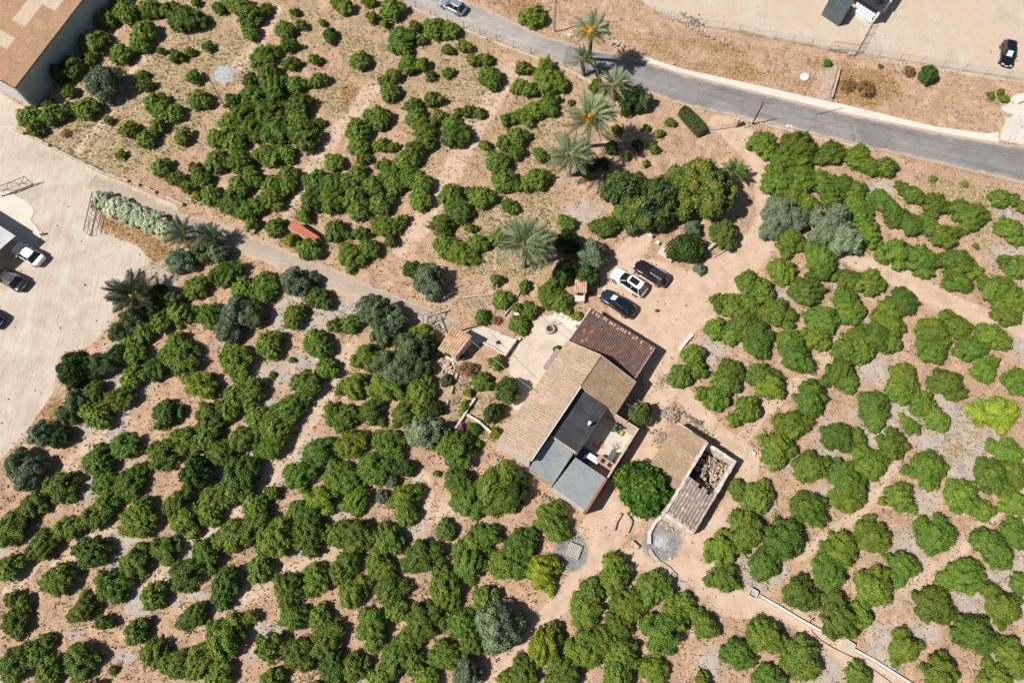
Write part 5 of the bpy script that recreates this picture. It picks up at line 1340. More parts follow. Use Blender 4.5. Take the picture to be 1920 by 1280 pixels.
def stone(g, w):
    s = abs(g.normal()) * .05 + .035; v = []; a0 = g.uniform(0, 3)
    for q in range(4): a = a0 + q * 1.57; v.append((w.x + math.cos(a) * s * g.uniform(.7, 1.2), w.y + math.sin(a) * s * g.uniform(.7, 1.2), -.03))
    for q in range(4): a = a0 + q * 1.57 + .2; v.append((w.x + math.cos(a) * s * .65, w.y + math.sin(a) * s * .65, s * g.uniform(.6, 1.1)))
    k = g.uniform(.6, 1.5); return v, [[4, 5, 6, 7]] + [[q, (q + 1) % 4, 4 + (q + 1) % 4, 4 + q] for q in range(4)], (k, k, k * g.uniform(.9, 1.05), 1)


def litter(g, w):
    v, f = [], []
    for k in range(5):
        cx, cy = w.x + g.normal() * .18, w.y + g.normal() * .18; s = g.uniform(.03, .075); a = g.uniform(0, 3); o = len(v)
        for q in range(4): aa = a + q * 1.57; rr = s * (1.5 if q % 2 else .7); v.append((cx + math.cos(aa) * rr, cy + math.sin(aa) * rr, g.uniform(.02, .09)))
        f.append([o, o + 1, o + 2, o + 3])
    k = g.uniform(.5, 1.3); return v, f, (k, k, k, 1)


def okg(px, py):
    if in_pave(px, py) or HOUSEBOX(px, py) or in_lot(px, py): return 0
    return 1 if in_grass(px, py) else (.10 if px < 1100 and py < 620 else .012)


scatter('grass_tufts', 5500, okg, tuft, LEAF, (.25, .235, .085), 1)
scatter('dry_grass', 2400, lambda x, y: (1 if in_rust(x, y) else .01) * (0 if in_pave(x, y) or HOUSEBOX(x, y) or in_lot(x, y) else 1), tuft, LEAF, (.44, .33, .20), 2)
TINTM = tile_mat('stone_chips', (0.42, 0.33, 0.25), (0.52, 0.44, 0.36))
scatter('stones', 12000, lambda x, y: 0 if in_pave(x, y) or HOUSEBOX(x, y) else (.05 if in_lot(x, y) else (.12 if near_track(x, y) else (.9 if abs(y - (150 + .15 * (x - 1200))) < 60 and x > 1100 else .5))), stone, TINTM, (1, 1, 1), 3)
TINTL = tile_mat('leaf_litter', (0.16, 0.10, 0.06), (0.22, 0.15, 0.09))
scatter('leaf_litter', 9000, lambda x, y: 0 if in_pave(x, y) or in_lot(x, y) or near_track(x, y) else .6, litter, TINTL, (1, 1, 1), 4)
PL = np.array([(a, b, c_) for a, b, c_ in placed])
def skirt(n, seed):
    g = np.random.default_rng(seed); V, F_, T = [], [], []
    for i in range(n):
        a, b, r_ = PL[g.integers(len(PL))]; an = g.uniform(0, 6.28); q = r_ * g.uniform(.75, 1.3); w = Vector((a + math.cos(an) * q, b + math.sin(an) * q, 0)); px, py = Pn(w.x, w.y)
        if in_pave(px, py) or in_lot(px, py) or near_track(px, py) or HOUSEBOX(px, py): continue
        v, f, t = tuft(g, w); o = len(V); V += v; F_ += [[k + o for k in q_] for q_ in f]; T += [t] * len(v)
    o = link(bpy.data.objects.new('undergrowth', mesh_np('undergrowth', V, F_, LEAF, T))); o['kind'] = 'stuff'; o.color = (.135, .165, .04, 1)
skirt(9000, 8)
scatter('weeds', 1100, lambda x, y: 0 if in_pave(x, y) or in_lot(x, y) or near_track(x, y) or HOUSEBOX(x, y) else (.8 if x < 1100 else .25),
        lambda g, w: tuft(g, w), LEAF, (.10, .17, .03), 5)

# ------------------------------------------------------------------ vehicles
GLASS = mat('car_glass', (0.012, 0.018, 0.02), 0.06, 0.1, 1, coat=1.0)
TYRE = mat('tyre', (0.02, 0.02, 0.02), 0.85, 0.2, 6)
LAMP = mat('lamp_glass', (0.75, 0.76, 0.78), 0.12, 0.03, 1, coat=1); REDL = mat('rear_lamp', (0.35, 0.02, 0.015), 0.2, 0.1, 1, coat=1)


def paint(name, c, rough=0.28, metal=0.0):
    m, nt, b = _bsdf(name); b.inputs['Base Color'].default_value = (*c, 1)
    n2 = noise(nt, 3, 5, .6, 'obj'); col = ramp(nt, n2, [(0.35, tuple(x * .93 for x in c)), (0.65, c)]); nt.links.new(col, b.inputs['Base Color'])
    b.inputs['Roughness'].default_value = rough; b.inputs['Metallic'].default_value = metal; b.inputs['Coat Weight'].default_value = .8; b.inputs['Coat Roughness'].default_value = .05
    return m


def loft(secs, m, name, parent, smooth=True, closed=True):
    """secs: list of rings with equal number of points"""
    n = len(secs[0]); vs = [p for s_ in secs for p in s_]; fs = []
    for i in range(len(secs) - 1):
        for k in range(n if closed else n - 1):
            k2 = (k + 1) % n; fs.append((i * n + k, i * n + k2, (i + 1) * n + k2, (i + 1) * n + k))
    if closed: fs.append(tuple(range(n))[::-1]); fs.append(tuple(range((len(secs) - 1) * n, len(secs) * n)))
    return MB().add(vs, fs).build(name, m, parent, smooth=smooth)


def car(px, py, hpx, label, body, L=4.5, W=1.82, Ht=1.5, roof=None, sunroof=False, shade=False, suv=True, estate=True):  # shade adds the painted windscreen reflection and dark roof rails
    """front of the car points towards pixel hpx"""
    a = G(px, py, .8); b = G(*hpx, .8); d = (b - a).normalized(); rz = math.atan2(d.y, d.x)
    t = empty('parked_car' if py > 40 or px > 1000 else 'car', (a.x, a.y, 0), rz, label, 'car'); t.scale = (.96, .96, .96)
    w = W / 2; hl = L / 2; belt = .92 if suv else .86
    # plan outline of the lower body: x from rear to front
    st = [(-hl, .62, .42, .74), (-hl + .06, .80, .30, .84), (-hl + .38, .96, .22, belt + .01), (-hl * .5, 1.0, .2, belt), (0, 1.0, .2, belt - .02), (hl * .38, 1.0, .2, belt - .05),
          (hl * .70, .965, .22, belt - .16), (hl - .18, .86, .28, belt - .27), (hl - .03, .70, .36, belt - .36), (hl, .55, .42, belt - .42)]
    secs = []
    for x, k, zb, zt in st:
        ww = w * k; r_ = .12
        secs.append([(x, -ww * .93, zb), (x, -ww, zb + .18), (x, -ww, zt - .2), (x, -ww * .95, zt - .06), (x, -ww * .78, zt), (x, 0, zt + .035), (x, ww * .78, zt), (x, ww * .95, zt - .06), (x, ww, zt - .2), (x, ww, zb + .18), (x, ww * .93, zb), (x, 0, zb)])
    bo = loft(secs, body, 'body', t); sb = bo.modifiers.new('s', 'SUBSURF'); sb.levels = sb.render_levels = 1
    rx0 = -hl + (.62 if estate else 1.05); rx1 = hl * .10; top = Ht
    # greenhouse: base on the belt, top narrower
    B0, B1 = -hl + (.16 if estate else .55), hl * .46
    wb_, wt = w * .90, w * .70
    def ringz(xr, xf, ww, z, bow=.08): return [(xr, -ww * .82, z), (xr + .12, -ww, z), ((xr + xf) / 2, -ww * 1.01, z), (xf - .22, -ww * .97, z), (xf, -ww * .72, z), (xf + bow, 0, z), (xf, ww * .72, z), (xf - .22, ww * .97, z), ((xr + xf) / 2, ww * 1.01, z), (xr + .12, ww, z), (xr, ww * .82, z), (xr - .05, 0, z)]
    lo = ringz(B0, B1, wb_, belt - .05); hi = ringz(rx0, rx1, wt, top - .06); 
    loft([lo, hi], GLASS, 'windows', t, smooth=False)
    rf = ringz(rx0 - .02, rx1 + .02, wt * 1.01, top - .065, .07); rf2 = [(x * .97 + (rx0 + rx1) / 2 * .03, y * .93, top - .02) for x, y, z in rf]; rf3 = [(x * .8 + (rx0 + rx1) / 2 * .2, y * .6, top + .01) for x, y, z in rf]
    ro = loft([rf, rf2, rf3], roof or body, 'roof', t); sb = ro.modifiers.new('s', 'SUBSURF'); sb.levels = sb.render_levels = 1
    for sy in (-1, 1):                                    # pillars
        for (xb, xt, r0) in ((B1 - .08, rx1 - .04, .035), (B0 + .25, rx0 + .14, .06), ((B0 + B1) / 2 - .05, (rx0 + rx1) / 2, .03)):
            yb = wb_ * (.80 if xb == B1 - .08 else .99); yt = wt * (.80 if xb == B1 - .08 else .99)
            MB().tube([(xb, sy * yb, belt - .03), (xt, sy * yt, top - .05)], r0, 5).build('pillar', body, t)
        mi = MB().box((B1 - .38, sy * (w + .07), belt + .05), (.14, .2, .12)).build('mirror', body, t, bevel=.03)
        MB().tube([(rx0 + .1, sy * wt * .86, top + .015), (rx1 - .2, sy * wt * .86, top + .015)], .018, 5).build('roof_rail', GALV if not shade else DARKM, t)
        MB().box((hl - .12, sy * w * .56, belt - .34), (.20, .30, .10), -sy * .35).build('headlight', LAMP, t, bevel=.02)
        MB().box((-hl + .16, sy * w * .78, belt - .16), (.10, .22, .12), sy * .6).build('rear_light', REDL, t, bevel=.02)
        for x in (-hl * .62, hl * .64):
            wh = MB().tube([(x, sy * (w - .22), .33), (x, sy * (w - .005), .33)], .335, 18).build('wheel', TYRE, t)
            MB().tube([(x, sy * (w - .01), .33), (x, sy * (w + .008), .33)], .20, 10).build('rim', GALV, wh)
    MB().box((hl - .005, 0, .48), (.03, .52, .12)).build('number_plate', WHITEP, t)
    MB().box((-hl + .005, 0, .62), (.03, .52, .12)).build('number_plate', WHITEP, t)
    if sunroof:
        MB().box(((rx0 + rx1) / 2 + .15, 0, top + .015), ((rx1 - rx0) * .58, wt * 1.15, .02)).build('sunroof', GLASS, t, bevel=.008)
    if shade:                                             # bright windscreen reflection, painted as a pale panel
        x0, x1 = B1 - .10, rx1 + .10
        MB().add([(x0, -.46, belt + .035), (x0, .30, belt + .035), (x1, .28, top - .10), (x1, -.40, top - .10)], [(0, 1, 2, 3)]).build('windscreen_glint', mat('glint_colour', (.62, .74, .70), .25, .05, 2, metal=.2), t).location = (.03, 0, .045)
    return t


car(1159, 567, (1137, 552), 'dark blue black estate car nearest the farmhouse, painted reflection across its windscreen', paint('dark_blue_paint', (.022, .030, .040)), roof=paint('black_roof', (.008, .009, .014)), shade=True, L=4.7)
car(1180, 527, (1158, 512), 'white sport utility car with a black sunroof between two dark cars', paint('white_car_paint', (.80, .80, .79)), sunroof=True, L=4.7, W=1.9, Ht=1.62)
car(1222, 510, (1200, 496), 'dark maroon car parked farthest from the farmhouse', paint('maroon_paint', (.024, .009, .010)), roof=paint('greyer_maroon', (.035, .024, .028)), L=4.55)  # roof paint lighter and greyer than the body
car(50, 474, (26, 460), 'white saloon car with its bonnet in the carport shade', MATS['white_car_paint'], suv=False, estate=False, L=4.5, Ht=1.42)
car(16, 521, (-10, 506), 'dark saloon car half out of the left edge', paint('anthracite_paint', (.02, .021, .023)), suv=False, estate=False, L=4.5, Ht=1.42, roof=paint('grey_roof', (.07, .07, .072)))
car(-27, 590, (-51, 575), 'dark car with only its tail inside the left edge', MATS['anthracite_paint'], L=4.4)
car(849, 9, (826, -2), 'silver blue hatchback driving along the upper road', paint('silver_paint', (.42, .48, .54), .25, .5), L=4.1, W=1.75, suv=False)
car(1892, 98, (1890, 122), 'black car standing alone on the pale lot at the upper right', paint('black_blue_paint', (.006, .008, .016)), L=4.5, shade=True)

# ------------------------------------------------------------------ poles, lamps, wires
def top_height(base, top):
    g = G(*base); best = (1e9, 0)
    for k in range(10, 200):
        q = Pn(g.x, g.y, k / 20); e = math.hypot(q[0] - top[0], q[1] - top[1])
        if e < best[0]: best = (e, k / 20)
    return best[1]


def pole(base, top, label, m, r=.09, lamp=None, name='street_lamp', cat='street lamp', arms=False, h=None):
    g = G(*base); h = h or top_height(base, top)
    T = G(*top, h)
    t = empty(name, (g.x, g.y, 0), 0, label, cat)
    v = Vector((T.x - g.x, T.y - g.y, h)) if (Vector((T.x - g.x, T.y - g.y)).length < .12 * h) else Vector((0, 0, h))
    MB().tube([(0, 0, -.2), v * .5, v], r, 8, r * .6).build('pole', m, t)
    MB().box((0, 0, .04), (.4, .4, .12)).build('base_plate', CONC, t)
    if lamp:
        az = lamp; dx, dy = math.cos(az), math.sin(az)
        MB().tube([v, v + Vector((dx * .35, dy * .35, .12))], .035, 6).build('arm', m, t)
        MB().box((0, 0, 0), (.75, .38, .14)).build('lamp_head', WHITEP, t, bevel=.04)
        o = t.children[-1]; o.location = v + Vector((dx * .6, dy * .6, .14)); o.rotation_euler.z = az
    if arms:
        MB().tube([v + Vector((-.5, .15, -.25)), v + Vector((.5, -.15, -.25))], .04, 6).build('cross_arm', m, t)
        for k in (-.4, .4): MB().lathe([(.04, 0), (.06, .05), (.04, .14), (0, .15)], (v.x + k, v.y - k * .3, v.z - .22), 8).build('insulator', WHITEP, t)
    return Vector((g.x, g.y, 0)) + v


GREYP = mat('weathered_pole', (.24, .21, .18), .85, .25, 4)
W1 = pole((1480, 237), (1505, 186), 'slim grey street lamp with white head on the near road edge', GALV, .06, lamp=R(70))
W2 = pole((1410, 234), (1432, 192), 'bare dark post on the near road edge by the entrance', DARKM, .10, name='road_post', cat='post')
W3 = pole((1039, 60), (1042, 0), 'dark wooden telephone pole beyond the road at the top edge', WOOD, .11, name='telephone_pole', cat='pole', arms=True)
pole((1070, 66), (1072, 8), 'street lamp with white head beside the dark telephone pole', GALV, .06, lamp=R(100))
W4 = pole((420, 197), (388, 141), 'lone leaning wooden pole in the upper left grove', WOOD, .10, name='telephone_pole', cat='pole', arms=False)
W5 = pole((840, 626), (827, 591), 'grey pole beside the little tool store on the lane', GREYP, .13, name='telephone_pole', cat='pole', arms=True)
pole((490, 392), (478, 372), 'short dark stake among the citrus trees above the lane', DARKM, .05, name='stake', cat='post') if False else None
pole((322, 345), (308, 322), 'thin dark post above the white flowering hedge', DARKM, .06, name='field_post', cat='post', h=1.9)


def wire(a, b, label, sag=.5, r=.014, m=None):
    pts = []
    for i in range(13):
        t = i / 12; p = Vector(a).lerp(Vector(b), t); p.z -= sag * 4 * t * (1 - t); pts.append(p)
    return tag(MB().tube(pts, r, 4).build('overhead_wire', m or DARKM), label, 'wire')


WC = mat('grey_cable', (.38, .36, .34), .7, .1)
wire(W5, G(1008, 738, 2.9), 'pale cable from the lane pole over the garden to the farmhouse', .3, .02, WC)
wire(W5 + Vector((.2, 0, -.3)), G(742, 560, 3.0), 'thin wire running from the lane pole along the lane', .2)
wire(W2, W1 - Vector((0, 0, .6)), 'dark wire between the bare post and the street lamp', .3)
wire(W1 - Vector((0, 0, .6)), G(1920, 300, 5), 'dark wire from the street lamp along the road to the right edge', .5, .014)
wire(W2, G(1250, 120, 5), 'dark wire from the bare post along the road towards the tall palms', .5, .014)
wire(G(1012, 590, 2.6), G(1092, 655, 2.7), 'thin black wire crossing the patio above the stone well', .2, .02)
wire(G(1030, 578, 2.6), G(1110, 600, 2.5), 'thin black wire from the garden trees to the tiled wing', .15, .02)

# ------------------------------------------------------------------ fences and gates
def post_fence(pts, label, step=2.6, h=1.5, r=.03, m=RUSTM, wires=3, rp_=0, mesh_=False, lean=.05):
    P = [G(*p).xy for p in pts]; L = sum((b - a).length for a, b in zip(P[:-1], P[1:])); n = int(L / step) + 1; Q = resample(P, n)
    t = empty('wire_fence', (Q[0].x, Q[0].y, 0), 0, label, 'fence')
    tops = []
    for q in Q:
        off = Vector((rnd.uniform(-lean, lean), rnd.uniform(-lean, lean))); rel = q - Q[0]
        MB().tube([(rel.x, rel.y, -.1), (rel.x + off.x, rel.y + off.y, h)], r, 5).build('post', m, t); tops.append(Vector((rel.x + off.x, rel.y + off.y, h)))
    mb = MB()
    for k in range(wires):
        f = (k + .6) / wires
        for a, b, qa, qb in zip(tops[:-1], tops[1:], Q[:-1], Q[1:]):
            pa = Vector((*(qa - Q[0]), 0)).lerp(a, f); pb = Vector((*(qb - Q[0]), 0)).lerp(b, f); mb.tube([pa, pb], .010, 3, cap=False)
    if mesh_:
        for a, b, qa, qb in zip(tops[:-1], tops[1:], Q[:-1], Q[1:]):
            for j in range(9):
                p0 = Vector((*(qa - Q[0]), 0)).lerp(Vector((*(qb - Q[0]), 0)), j / 9); p1 = a.lerp(b, (j + 1) / 9); mb.tube([p0, p1], .006, 3, cap=False)
                p0 = Vector((*(qa - Q[0]), 0)).lerp(Vector((*(qb - Q[0]), 0)), (j + 1) / 9); p1 = a.lerp(b, j / 9); mb.tube([p0, p1], .006, 3, cap=False)
    o = mb.build('wires', m, t); o['kind'] = 'stuff'
    return t


post_fence([(752, 2), (812, 32), (865, 51), (930, 78), (1000, 104), (1060, 126)], 'row of thin rusty fence posts on the kerb above the upper orchard', 2.5, 1.2, .035)
post_fence([(1225, 57 - 30), (1270, 44), (1330, 55), (1366, 58), (1430, 72), (1500, 84), (1552, 95)], 'wire fence on the bank left of the lot gate', 2.3, 1.5, .03, GREYP, 3, 0, True)
post_fence([(1606, 103), (1680, 115), (1750, 126), (1830, 139), (1925, 154)], 'wire fence on the bank right of the lot gate', 2.6, 1.5, .03, GREYP, 3, 0, True)
post_fence([(1606, 100), (1632, 52)], 'short rusty fence between the lot gate and the white building', 1.6, 1.6, .04, RUSTM, 4, 0, True)
post_fence([(1610, 278), (1700, 300), (1800, 322), (1925, 352)], 'thin fence posts along the near edge of the road at the right', 4.5, 1.0, .02, GREYP, 2)
post_fence([(1327, 246), (1352, 243), (1376, 239)], 'low wire fence closing the entrance beside the clipped hedge', 1.3, 1.0, .025, GREYP, 3, 0, True)


def gate(a, b, h, label, m=RUSTM, bars=6, brace=True, parent=None):
    A = G(*a).xy; B = G(*b).xy; d = B - A; L = d.length; t = empty('metal_gate', (A.x, A.y, 0), math.atan2(d.y, d.x), label, 'gate')
    fr = MB(); 
    fr.tube([(0, 0, .08), (0, 0, h), (L, 0, h), (L, 0, .08), (0, 0, .08)], .045, 5); fr.build('frame', m, t)
    MB().tube([(0, 0, h * .5), (L, 0, h * .5)], .03, 5).build('rail', m, t)
    for k in range(1, bars): MB().tube([(L * k / bars, 0, .08), (L * k / bars, 0, h)], .018, 4).build('bar', m, t)
    if brace:
        n = 2
        for k in range(n):
            x0, x1 = L * k / n, L * (k + 1) / n
            MB().tube([(x0, .02, .08), (x1, .02, h)], .028, 4).build('brace', m, t); MB().tube([(x0, -.02, h), (x1, -.02, .08)], .028, 4).build('brace', m, t)
    return t


gate((63, 346), (4, 369), 1.7, 'rusty latticed gate leaf standing open at the left edge of the yard')
gate((170, 443), (186, 372), 1.5, 'rusty latticed gate leaf folded open beside the white flowering hedge', bars=8)
gate((1556, 96), (1602, 103), 1.7, 'grey mesh gate of the upper lot beside the footpath', GREYP, 12, False)
t = tag(MB().box((0, 0, .75), (.45, .5, 1.5), .3).box((.1, .25, .25), (.5, .5, .5), .6).build('stone_pillar', STONE, bevel=.06), 'rough white stone gate pillar beside the entrance track', 'pillar'); t.location = G(1379, 237)
for px, py, l in ((1553, 94, 'pale block at the left foot of the lot gate'), (1596, 103, 'long pale block under the lot gate')):
    t = tag(MB().box((0, 0, .18), (.9 if px > 1560 else .5, .35, .36)).build('stone_block', STONE, bevel=.04), l, 'block'); t.location = G(px, py); t.rotation_euler.z = R(-8)

# ------------------------------------------------------------------ smaller things
t = empty('stone_well', G(1031, 619), 0, 'round stone well head on the concrete patio', 'well')
for k in range(14):
    a = k * 2 * math.pi / 14; MB().box((math.cos(a) * .46, math.sin(a) * .46, .28), (.2, .2, .56), a).build('stone', STONE, t, bevel=.03)
MB().lathe([(.4, .30), (0, .30)], (0, 0, 0), 14).build('well_cover', RUSTM, t)
t = tag(MB().tube([(0, 0, 0), (.05, 0, .9), (.35, .1, 1.0)], .04, 6).tube([(0, 0, .85), (-.35, -.2, .7)], .025, 5).build('hand_pump', DARKM), 'little iron hand pump beside the stone well', 'pump'); t.location = G(1037, 610)

# paving slabs between the well and the tiled wing
k = 0
for i in range(7):
    for j in range(3):
        p = G(1058, 594).lerp(G(1104, 622), i / 6.0) if False else G(1046 + i * 8.2 - j * 6, 590 + i * 4.6 + j * 9 - 6, .0)
        if in_pave(*Pn(p.x, p.y)) and j == 2: continue
        o = MB().box((0, 0, 0), (.52, .66, .10)).build('paving_slab', MATS['bright_concrete'], None, bevel=.015); o.location = (p.x, p.y, .045 + rnd.uniform(0, .03)); o.rotation_euler.z = R(-32 + rnd.uniform(-3, 3)); o['kind'] = 'structure'

# low garden walls
def low_wall(name, pts, w, h, m, label, cat='wall', step=.7, miss=0): return kerb_line(name, pts, w, h, m, step, None, .03, miss, label, cat)


low_wall('low_garden_wall', [(891, 747), (872, 777), (850, 811)], .22, .45, WHITEW, 'white low wall running down to the purple bougainvillea')
low_wall('low_garden_wall', [(876, 779), (898, 792), (922, 813)], .26, .5, WHITEW, 'white low wall crossing the garden bed right of the bougainvillea')
low_wall('low_garden_wall', [(857, 700), (848, 730), (836, 764)], .25, .35, STONE, 'crumbling stone edging below the tool store', miss=.15)
low_wall('terrace_wall', [(967, 639), (957, 655), (946, 670)], .3, .75, WHITEW, 'white wall between the small terrace and the patio')
low_wall('terrace_edge_wall', [(905, 613), (930, 624), (963, 638)], .18, .3, WHITEW, 'low pale edging along the upper side of the small terrace')
low_wall('terrace_edge_wall', [(904, 643), (925, 653), (944, 665)], .18, .35, WHITEW, 'low white edging along the lower side of the small terrace')
low_wall('kerb_wall', [(1405, 1110), (1425, 1118)], .18, .2, STONE, 'short kerb leading to the first channel box')
low_wall('kerb_wall', [(1298, 626), (1286, 640), (1273, 657)], .35, .3, MATS['bright_concrete'], 'short white concrete kerb at the turning of the dirt track')
low_wall('tree_bed_edging', [(1217, 1020), (1216, 1000), (1228, 978), (1246, 962)], .35, .3, WHITEW, 'curved white rubble edging left of the ash pit', step=.45)
low_wall('tree_bed_edging', [(1216, 1030), (1230, 1050), (1256, 1068), (1268, 1080)], .35, .22, STONE, 'broken pale edging below the ash pit', step=.45, miss=.12)
low_wall('trough_kerb', [(1149, 994), (1154, 976), (1163, 963)], .28, .35, STONE, 'left half of the stone trough below the round green tree', step=.8)
low_wall('trough_kerb', [(1171, 962), (1183, 979), (1175, 998)], .28, .35, STONE, 'right half of the stone trough below the round green tree', step=.8)
low_wall('stone_kerb', [(1183, 1015), (1196, 1027)], .3, .35, DARKM if False else STONE, 'short dark kerb stone left of the ash pit', step=3)
low_wall('path_side_wall', [(1574, 130), (1558, 186)], .16, .5, STONE, 'thin side wall along the right of the footpath', step=1.2)

# ash spots
for (px, py, r_, l) in ((1241, 1016, .75, 'white ash heap in the middle of the round ash pit'), (421, 140, 1.6, 'pale ash patch beside the lone wooden pole')):
    g = G(px, py); mb = MB(); o0 = [(0, 0, .10)]
    pts = [(0, 0, .08)]; fs = []
    for ring in range(1, 7):
        for q in range(18):
            a = q / 18 * 6.283; rr = ring / 6 * r_ * (1 + rnd.uniform(-.14, .14)); pts.append((math.cos(a) * rr, math.sin(a) * rr, max(-.03, .10 * (1 - (ring / 5.4) ** 2) + rnd.uniform(-.015, .02))))
    for q in range(18): fs.append((0, 1 + q, 1 + (q + 1) % 18))
    for ring in range(5):
        for q in range(18): a = 1 + ring * 18 + q; b = 1 + ring * 18 + (q + 1) % 18; fs.append((a, a + 18, b + 18, b))
    o = tag(mb.add(pts, fs).build('ash_heap', mat('white_ash', (.30, .30, .30), .95, .3, 2.5, c2=(.56, .56, .56), bmp=.4)), l, 'ash'); o.location = (g.x, g.y, 0.02)

# slatted pallet on its grey patch
t = empty('slatted_pallet', G(1076, 1032), R(-22), 'pale slatted pallet lying on a dark gravel patch', 'pallet')
for y in (-.6, 0, .6): MB().box((0, y, .18), (1.3, .1, .16)).build('bearer', PALEWOOD, t)
for k in range(8): MB().box((-.58 + k * .166, 0, .285), (.105, 1.32, .04)).build('slat', PALEWOOD, t)

# irrigation channel and boxes
CH = mat('channel_cement', (.60, .55, .49), .85, .15, 1.2, bmp=.2)
def channel(pts, label):
    P = resample([G(*p).xy for p in pts], int(len(pts) * 9)); mb1, mb2, mb3 = MB(), MB(), MB(); t = empty('irrigation_channel', (P[0].x, P[0].y, 0), 0, label, 'channel')
    for a, b in zip(P[:-1], P[1:]):
        d = (b - a).normalized(); n = Vector((-d.y, d.x)) * .16
        mb1.wall(a + n, b + n, -.05, .24, .07); mb2.wall(a - n, b - n, -.05, .24, .07); mb3.wall(a, b, -.05, .12, .25)
    for mb, nm in ((mb1, 'side'), (mb2, 'side'), (mb3, 'bed')): adopt(mb.build(nm, CH), t)


channel([(1422, 1117), (1452, 1134), (1500, 1163), (1548, 1189)], 'narrow cement irrigation channel between the two channel boxes')
channel([(1598, 1217), (1640, 1240), (1690, 1272), (1730, 1296)], 'narrow cement irrigation channel leaving at the lower right edge')
for px, py, l in ((1410, 1112, 'small square channel box at the upper end of the irrigation channel'), (1588, 1211, 'larger channel box at the lower end of the irrigation channel')):
    s_ = .75 if px < 1500 else .95
    t = empty('channel_box', G(px, py), R(-32), l, 'box')
    for (x, y, a, b) in ((0, s_ / 2, s_, .1), (0, -s_ / 2, s_, .1), (s_ / 2, 0, .1, s_ - .12), (-s_ / 2, 0, .1, s_ - .12)): MB().box((x, y, .22), (a, b, .44)).build('side', CH, t)
    MB().box((0, 0, .40 if px > 1500 else .1), (s_ - .12, s_ - .12, .04)).build('lid', CONC, t)
hp = [G(px, py, .04) for px, py in ((1420, 1103), (1426, 1108), (1420, 1112))]
t = tag(MB().tube(hp, .03, 5).build('hose', DARKM), 'short black hose curled on the first channel box', 'hose')
hp = [G(px, py, .04) for px, py in ((1528, 1158), (1520, 1162), (1518, 1172), (1524, 1185), (1540, 1200), (1565, 1215), (1600, 1232), (1640, 1256), (1680, 1285))]
t = tag(MB().tube(hp, .035, 5).build('hose', DARKM), 'long black hose snaking beside the irrigation channel', 'hose')

# log, plank, bench and white junk beside the cars
a, b = G(1327, 468, .35), G(1350, 449, .7); t = tag(MB().tube([a, Vector(a).lerp(b, .5), b], .22, 9, .16).build('tree_trunk_log', PALEWOOD), 'pale barkless log leaning under the small round tree', 'log')
a, b = G(1337, 483, .15), G(1362, 466, .5); t = tag(MB().tube([a, b], .05, 6).build('cut_branch', PALEWOOD), 'thin bare pole on the ground below the pale log', 'branch')
g = G(1247, 482); t = empty('wooden_trough', (g.x, g.y, 0), R(-38), 'cream wooden trough lying beside the heap of white junk', 'trough')
for y in (-.24, .24): MB().box((0, y, .28), (1.9, .06, .36)).build('side_board', mat('cream_board', (.60, .50, .40), .8, .15, 3), t)
MB().box((0, 0, .12), (1.88, .42, .05)).build('bottom_board', MATS['cream_board'], t); MB().box((0, 0, .465), (1.9, .5, .03)).build('top_board', MATS['cream_board'], t)
for x in (-.93, .93): MB().box((x, 0, .28), (.05, .4, .36)).build('end_board', MATS['cream_board'], t)
for i, (px, py, l, s_) in enumerate(((1224, 441, 'white plastic chair tipped over at the top of the junk heap', 1), (1236, 452, 'grey plastic panel lying on the junk heap', .8), (1246, 462, 'white garden chair lying on its back in the junk heap', .9), (1240, 470, 'broken white chair nearest the wooden trough', .8))):
    g = G(px, py); t = empty('garden_chair', (g.x, g.y, .3), i * 1.1, l, 'chair'); t.rotation_euler = (R(70 + i * 20), R(12 * i), R(-50 + i * 12)); t.scale = (s_,) * 3
    MB().box((0, 0, .42), (.46, .44, .04)).build('seat', WHITEP, t); MB().box((0, .22, .68), (.46, .04, .5)).build('backrest', WHITEP, t)
    for sx in (-.2, .2):
        for sy in (-.18, .18): MB().tube([(sx, sy, 0), (sx * .95, sy * .95, .42)], .025, 5).build('leg', WHITEP, t)
        MB().box((sx * 1.15, 0, .64), (.05, .42, .03)).build('armrest', WHITEP, t)


def rubble(cpx, n, spread, smin, smax, name, label, m, cat='rubble', flat_=.6):
    g = G(*cpx); mb = MB(); 
    for k in range(int(n * 1.6)):
        a = rnd.uniform(0, 6.28); r_ = abs(rnd.gauss(0, .5)); x, y = math.cos(a) * r_ * spread[0], math.sin(a) * r_ * spread[1]; s_ = rnd.uniform(smin, smax)
        ca_, sa_ = math.cos(R(-35)), math.sin(R(-35)); x, y = x * ca_ - y * sa_, x * sa_ + y * ca_
        s_ *= .75; T_ = Matrix.Rotation(rnd.uniform(-.5, .5), 3, 'X') @ Matrix.Rotation(rnd.uniform(-.5, .5), 3, 'Y'); C_ = Vector((x, y, s_ * .2 + .25 * max(0, 1 - r_))); sx_, sy_, sz_ = s_ * .5, s_ * rnd.uniform(.25, .45), s_ * rnd.uniform(.2, .4); R_ = T_ @ Matrix.Rotation(rnd.uniform(0, 3), 3, 'Z')
        mb.add([C_ + R_ @ Vector((a * sx_ * rnd.uniform(.6, 1.1), b * sy_ * rnd.uniform(.6, 1.1), d * sz_ * rnd.uniform(.7, 1.1))) for a in (-1, 1) for b in (-1, 1) for d in (-1, 1)], [(0, 1, 3, 2), (4, 6, 7, 5), (0, 4, 5, 1), (2, 3, 7, 6), (0, 2, 6, 4), (1, 5, 7, 3)])
    o = tag(mb.build(name, m), label, cat, None, 'stuff'); o.location = (g.x, g.y, 0); return o


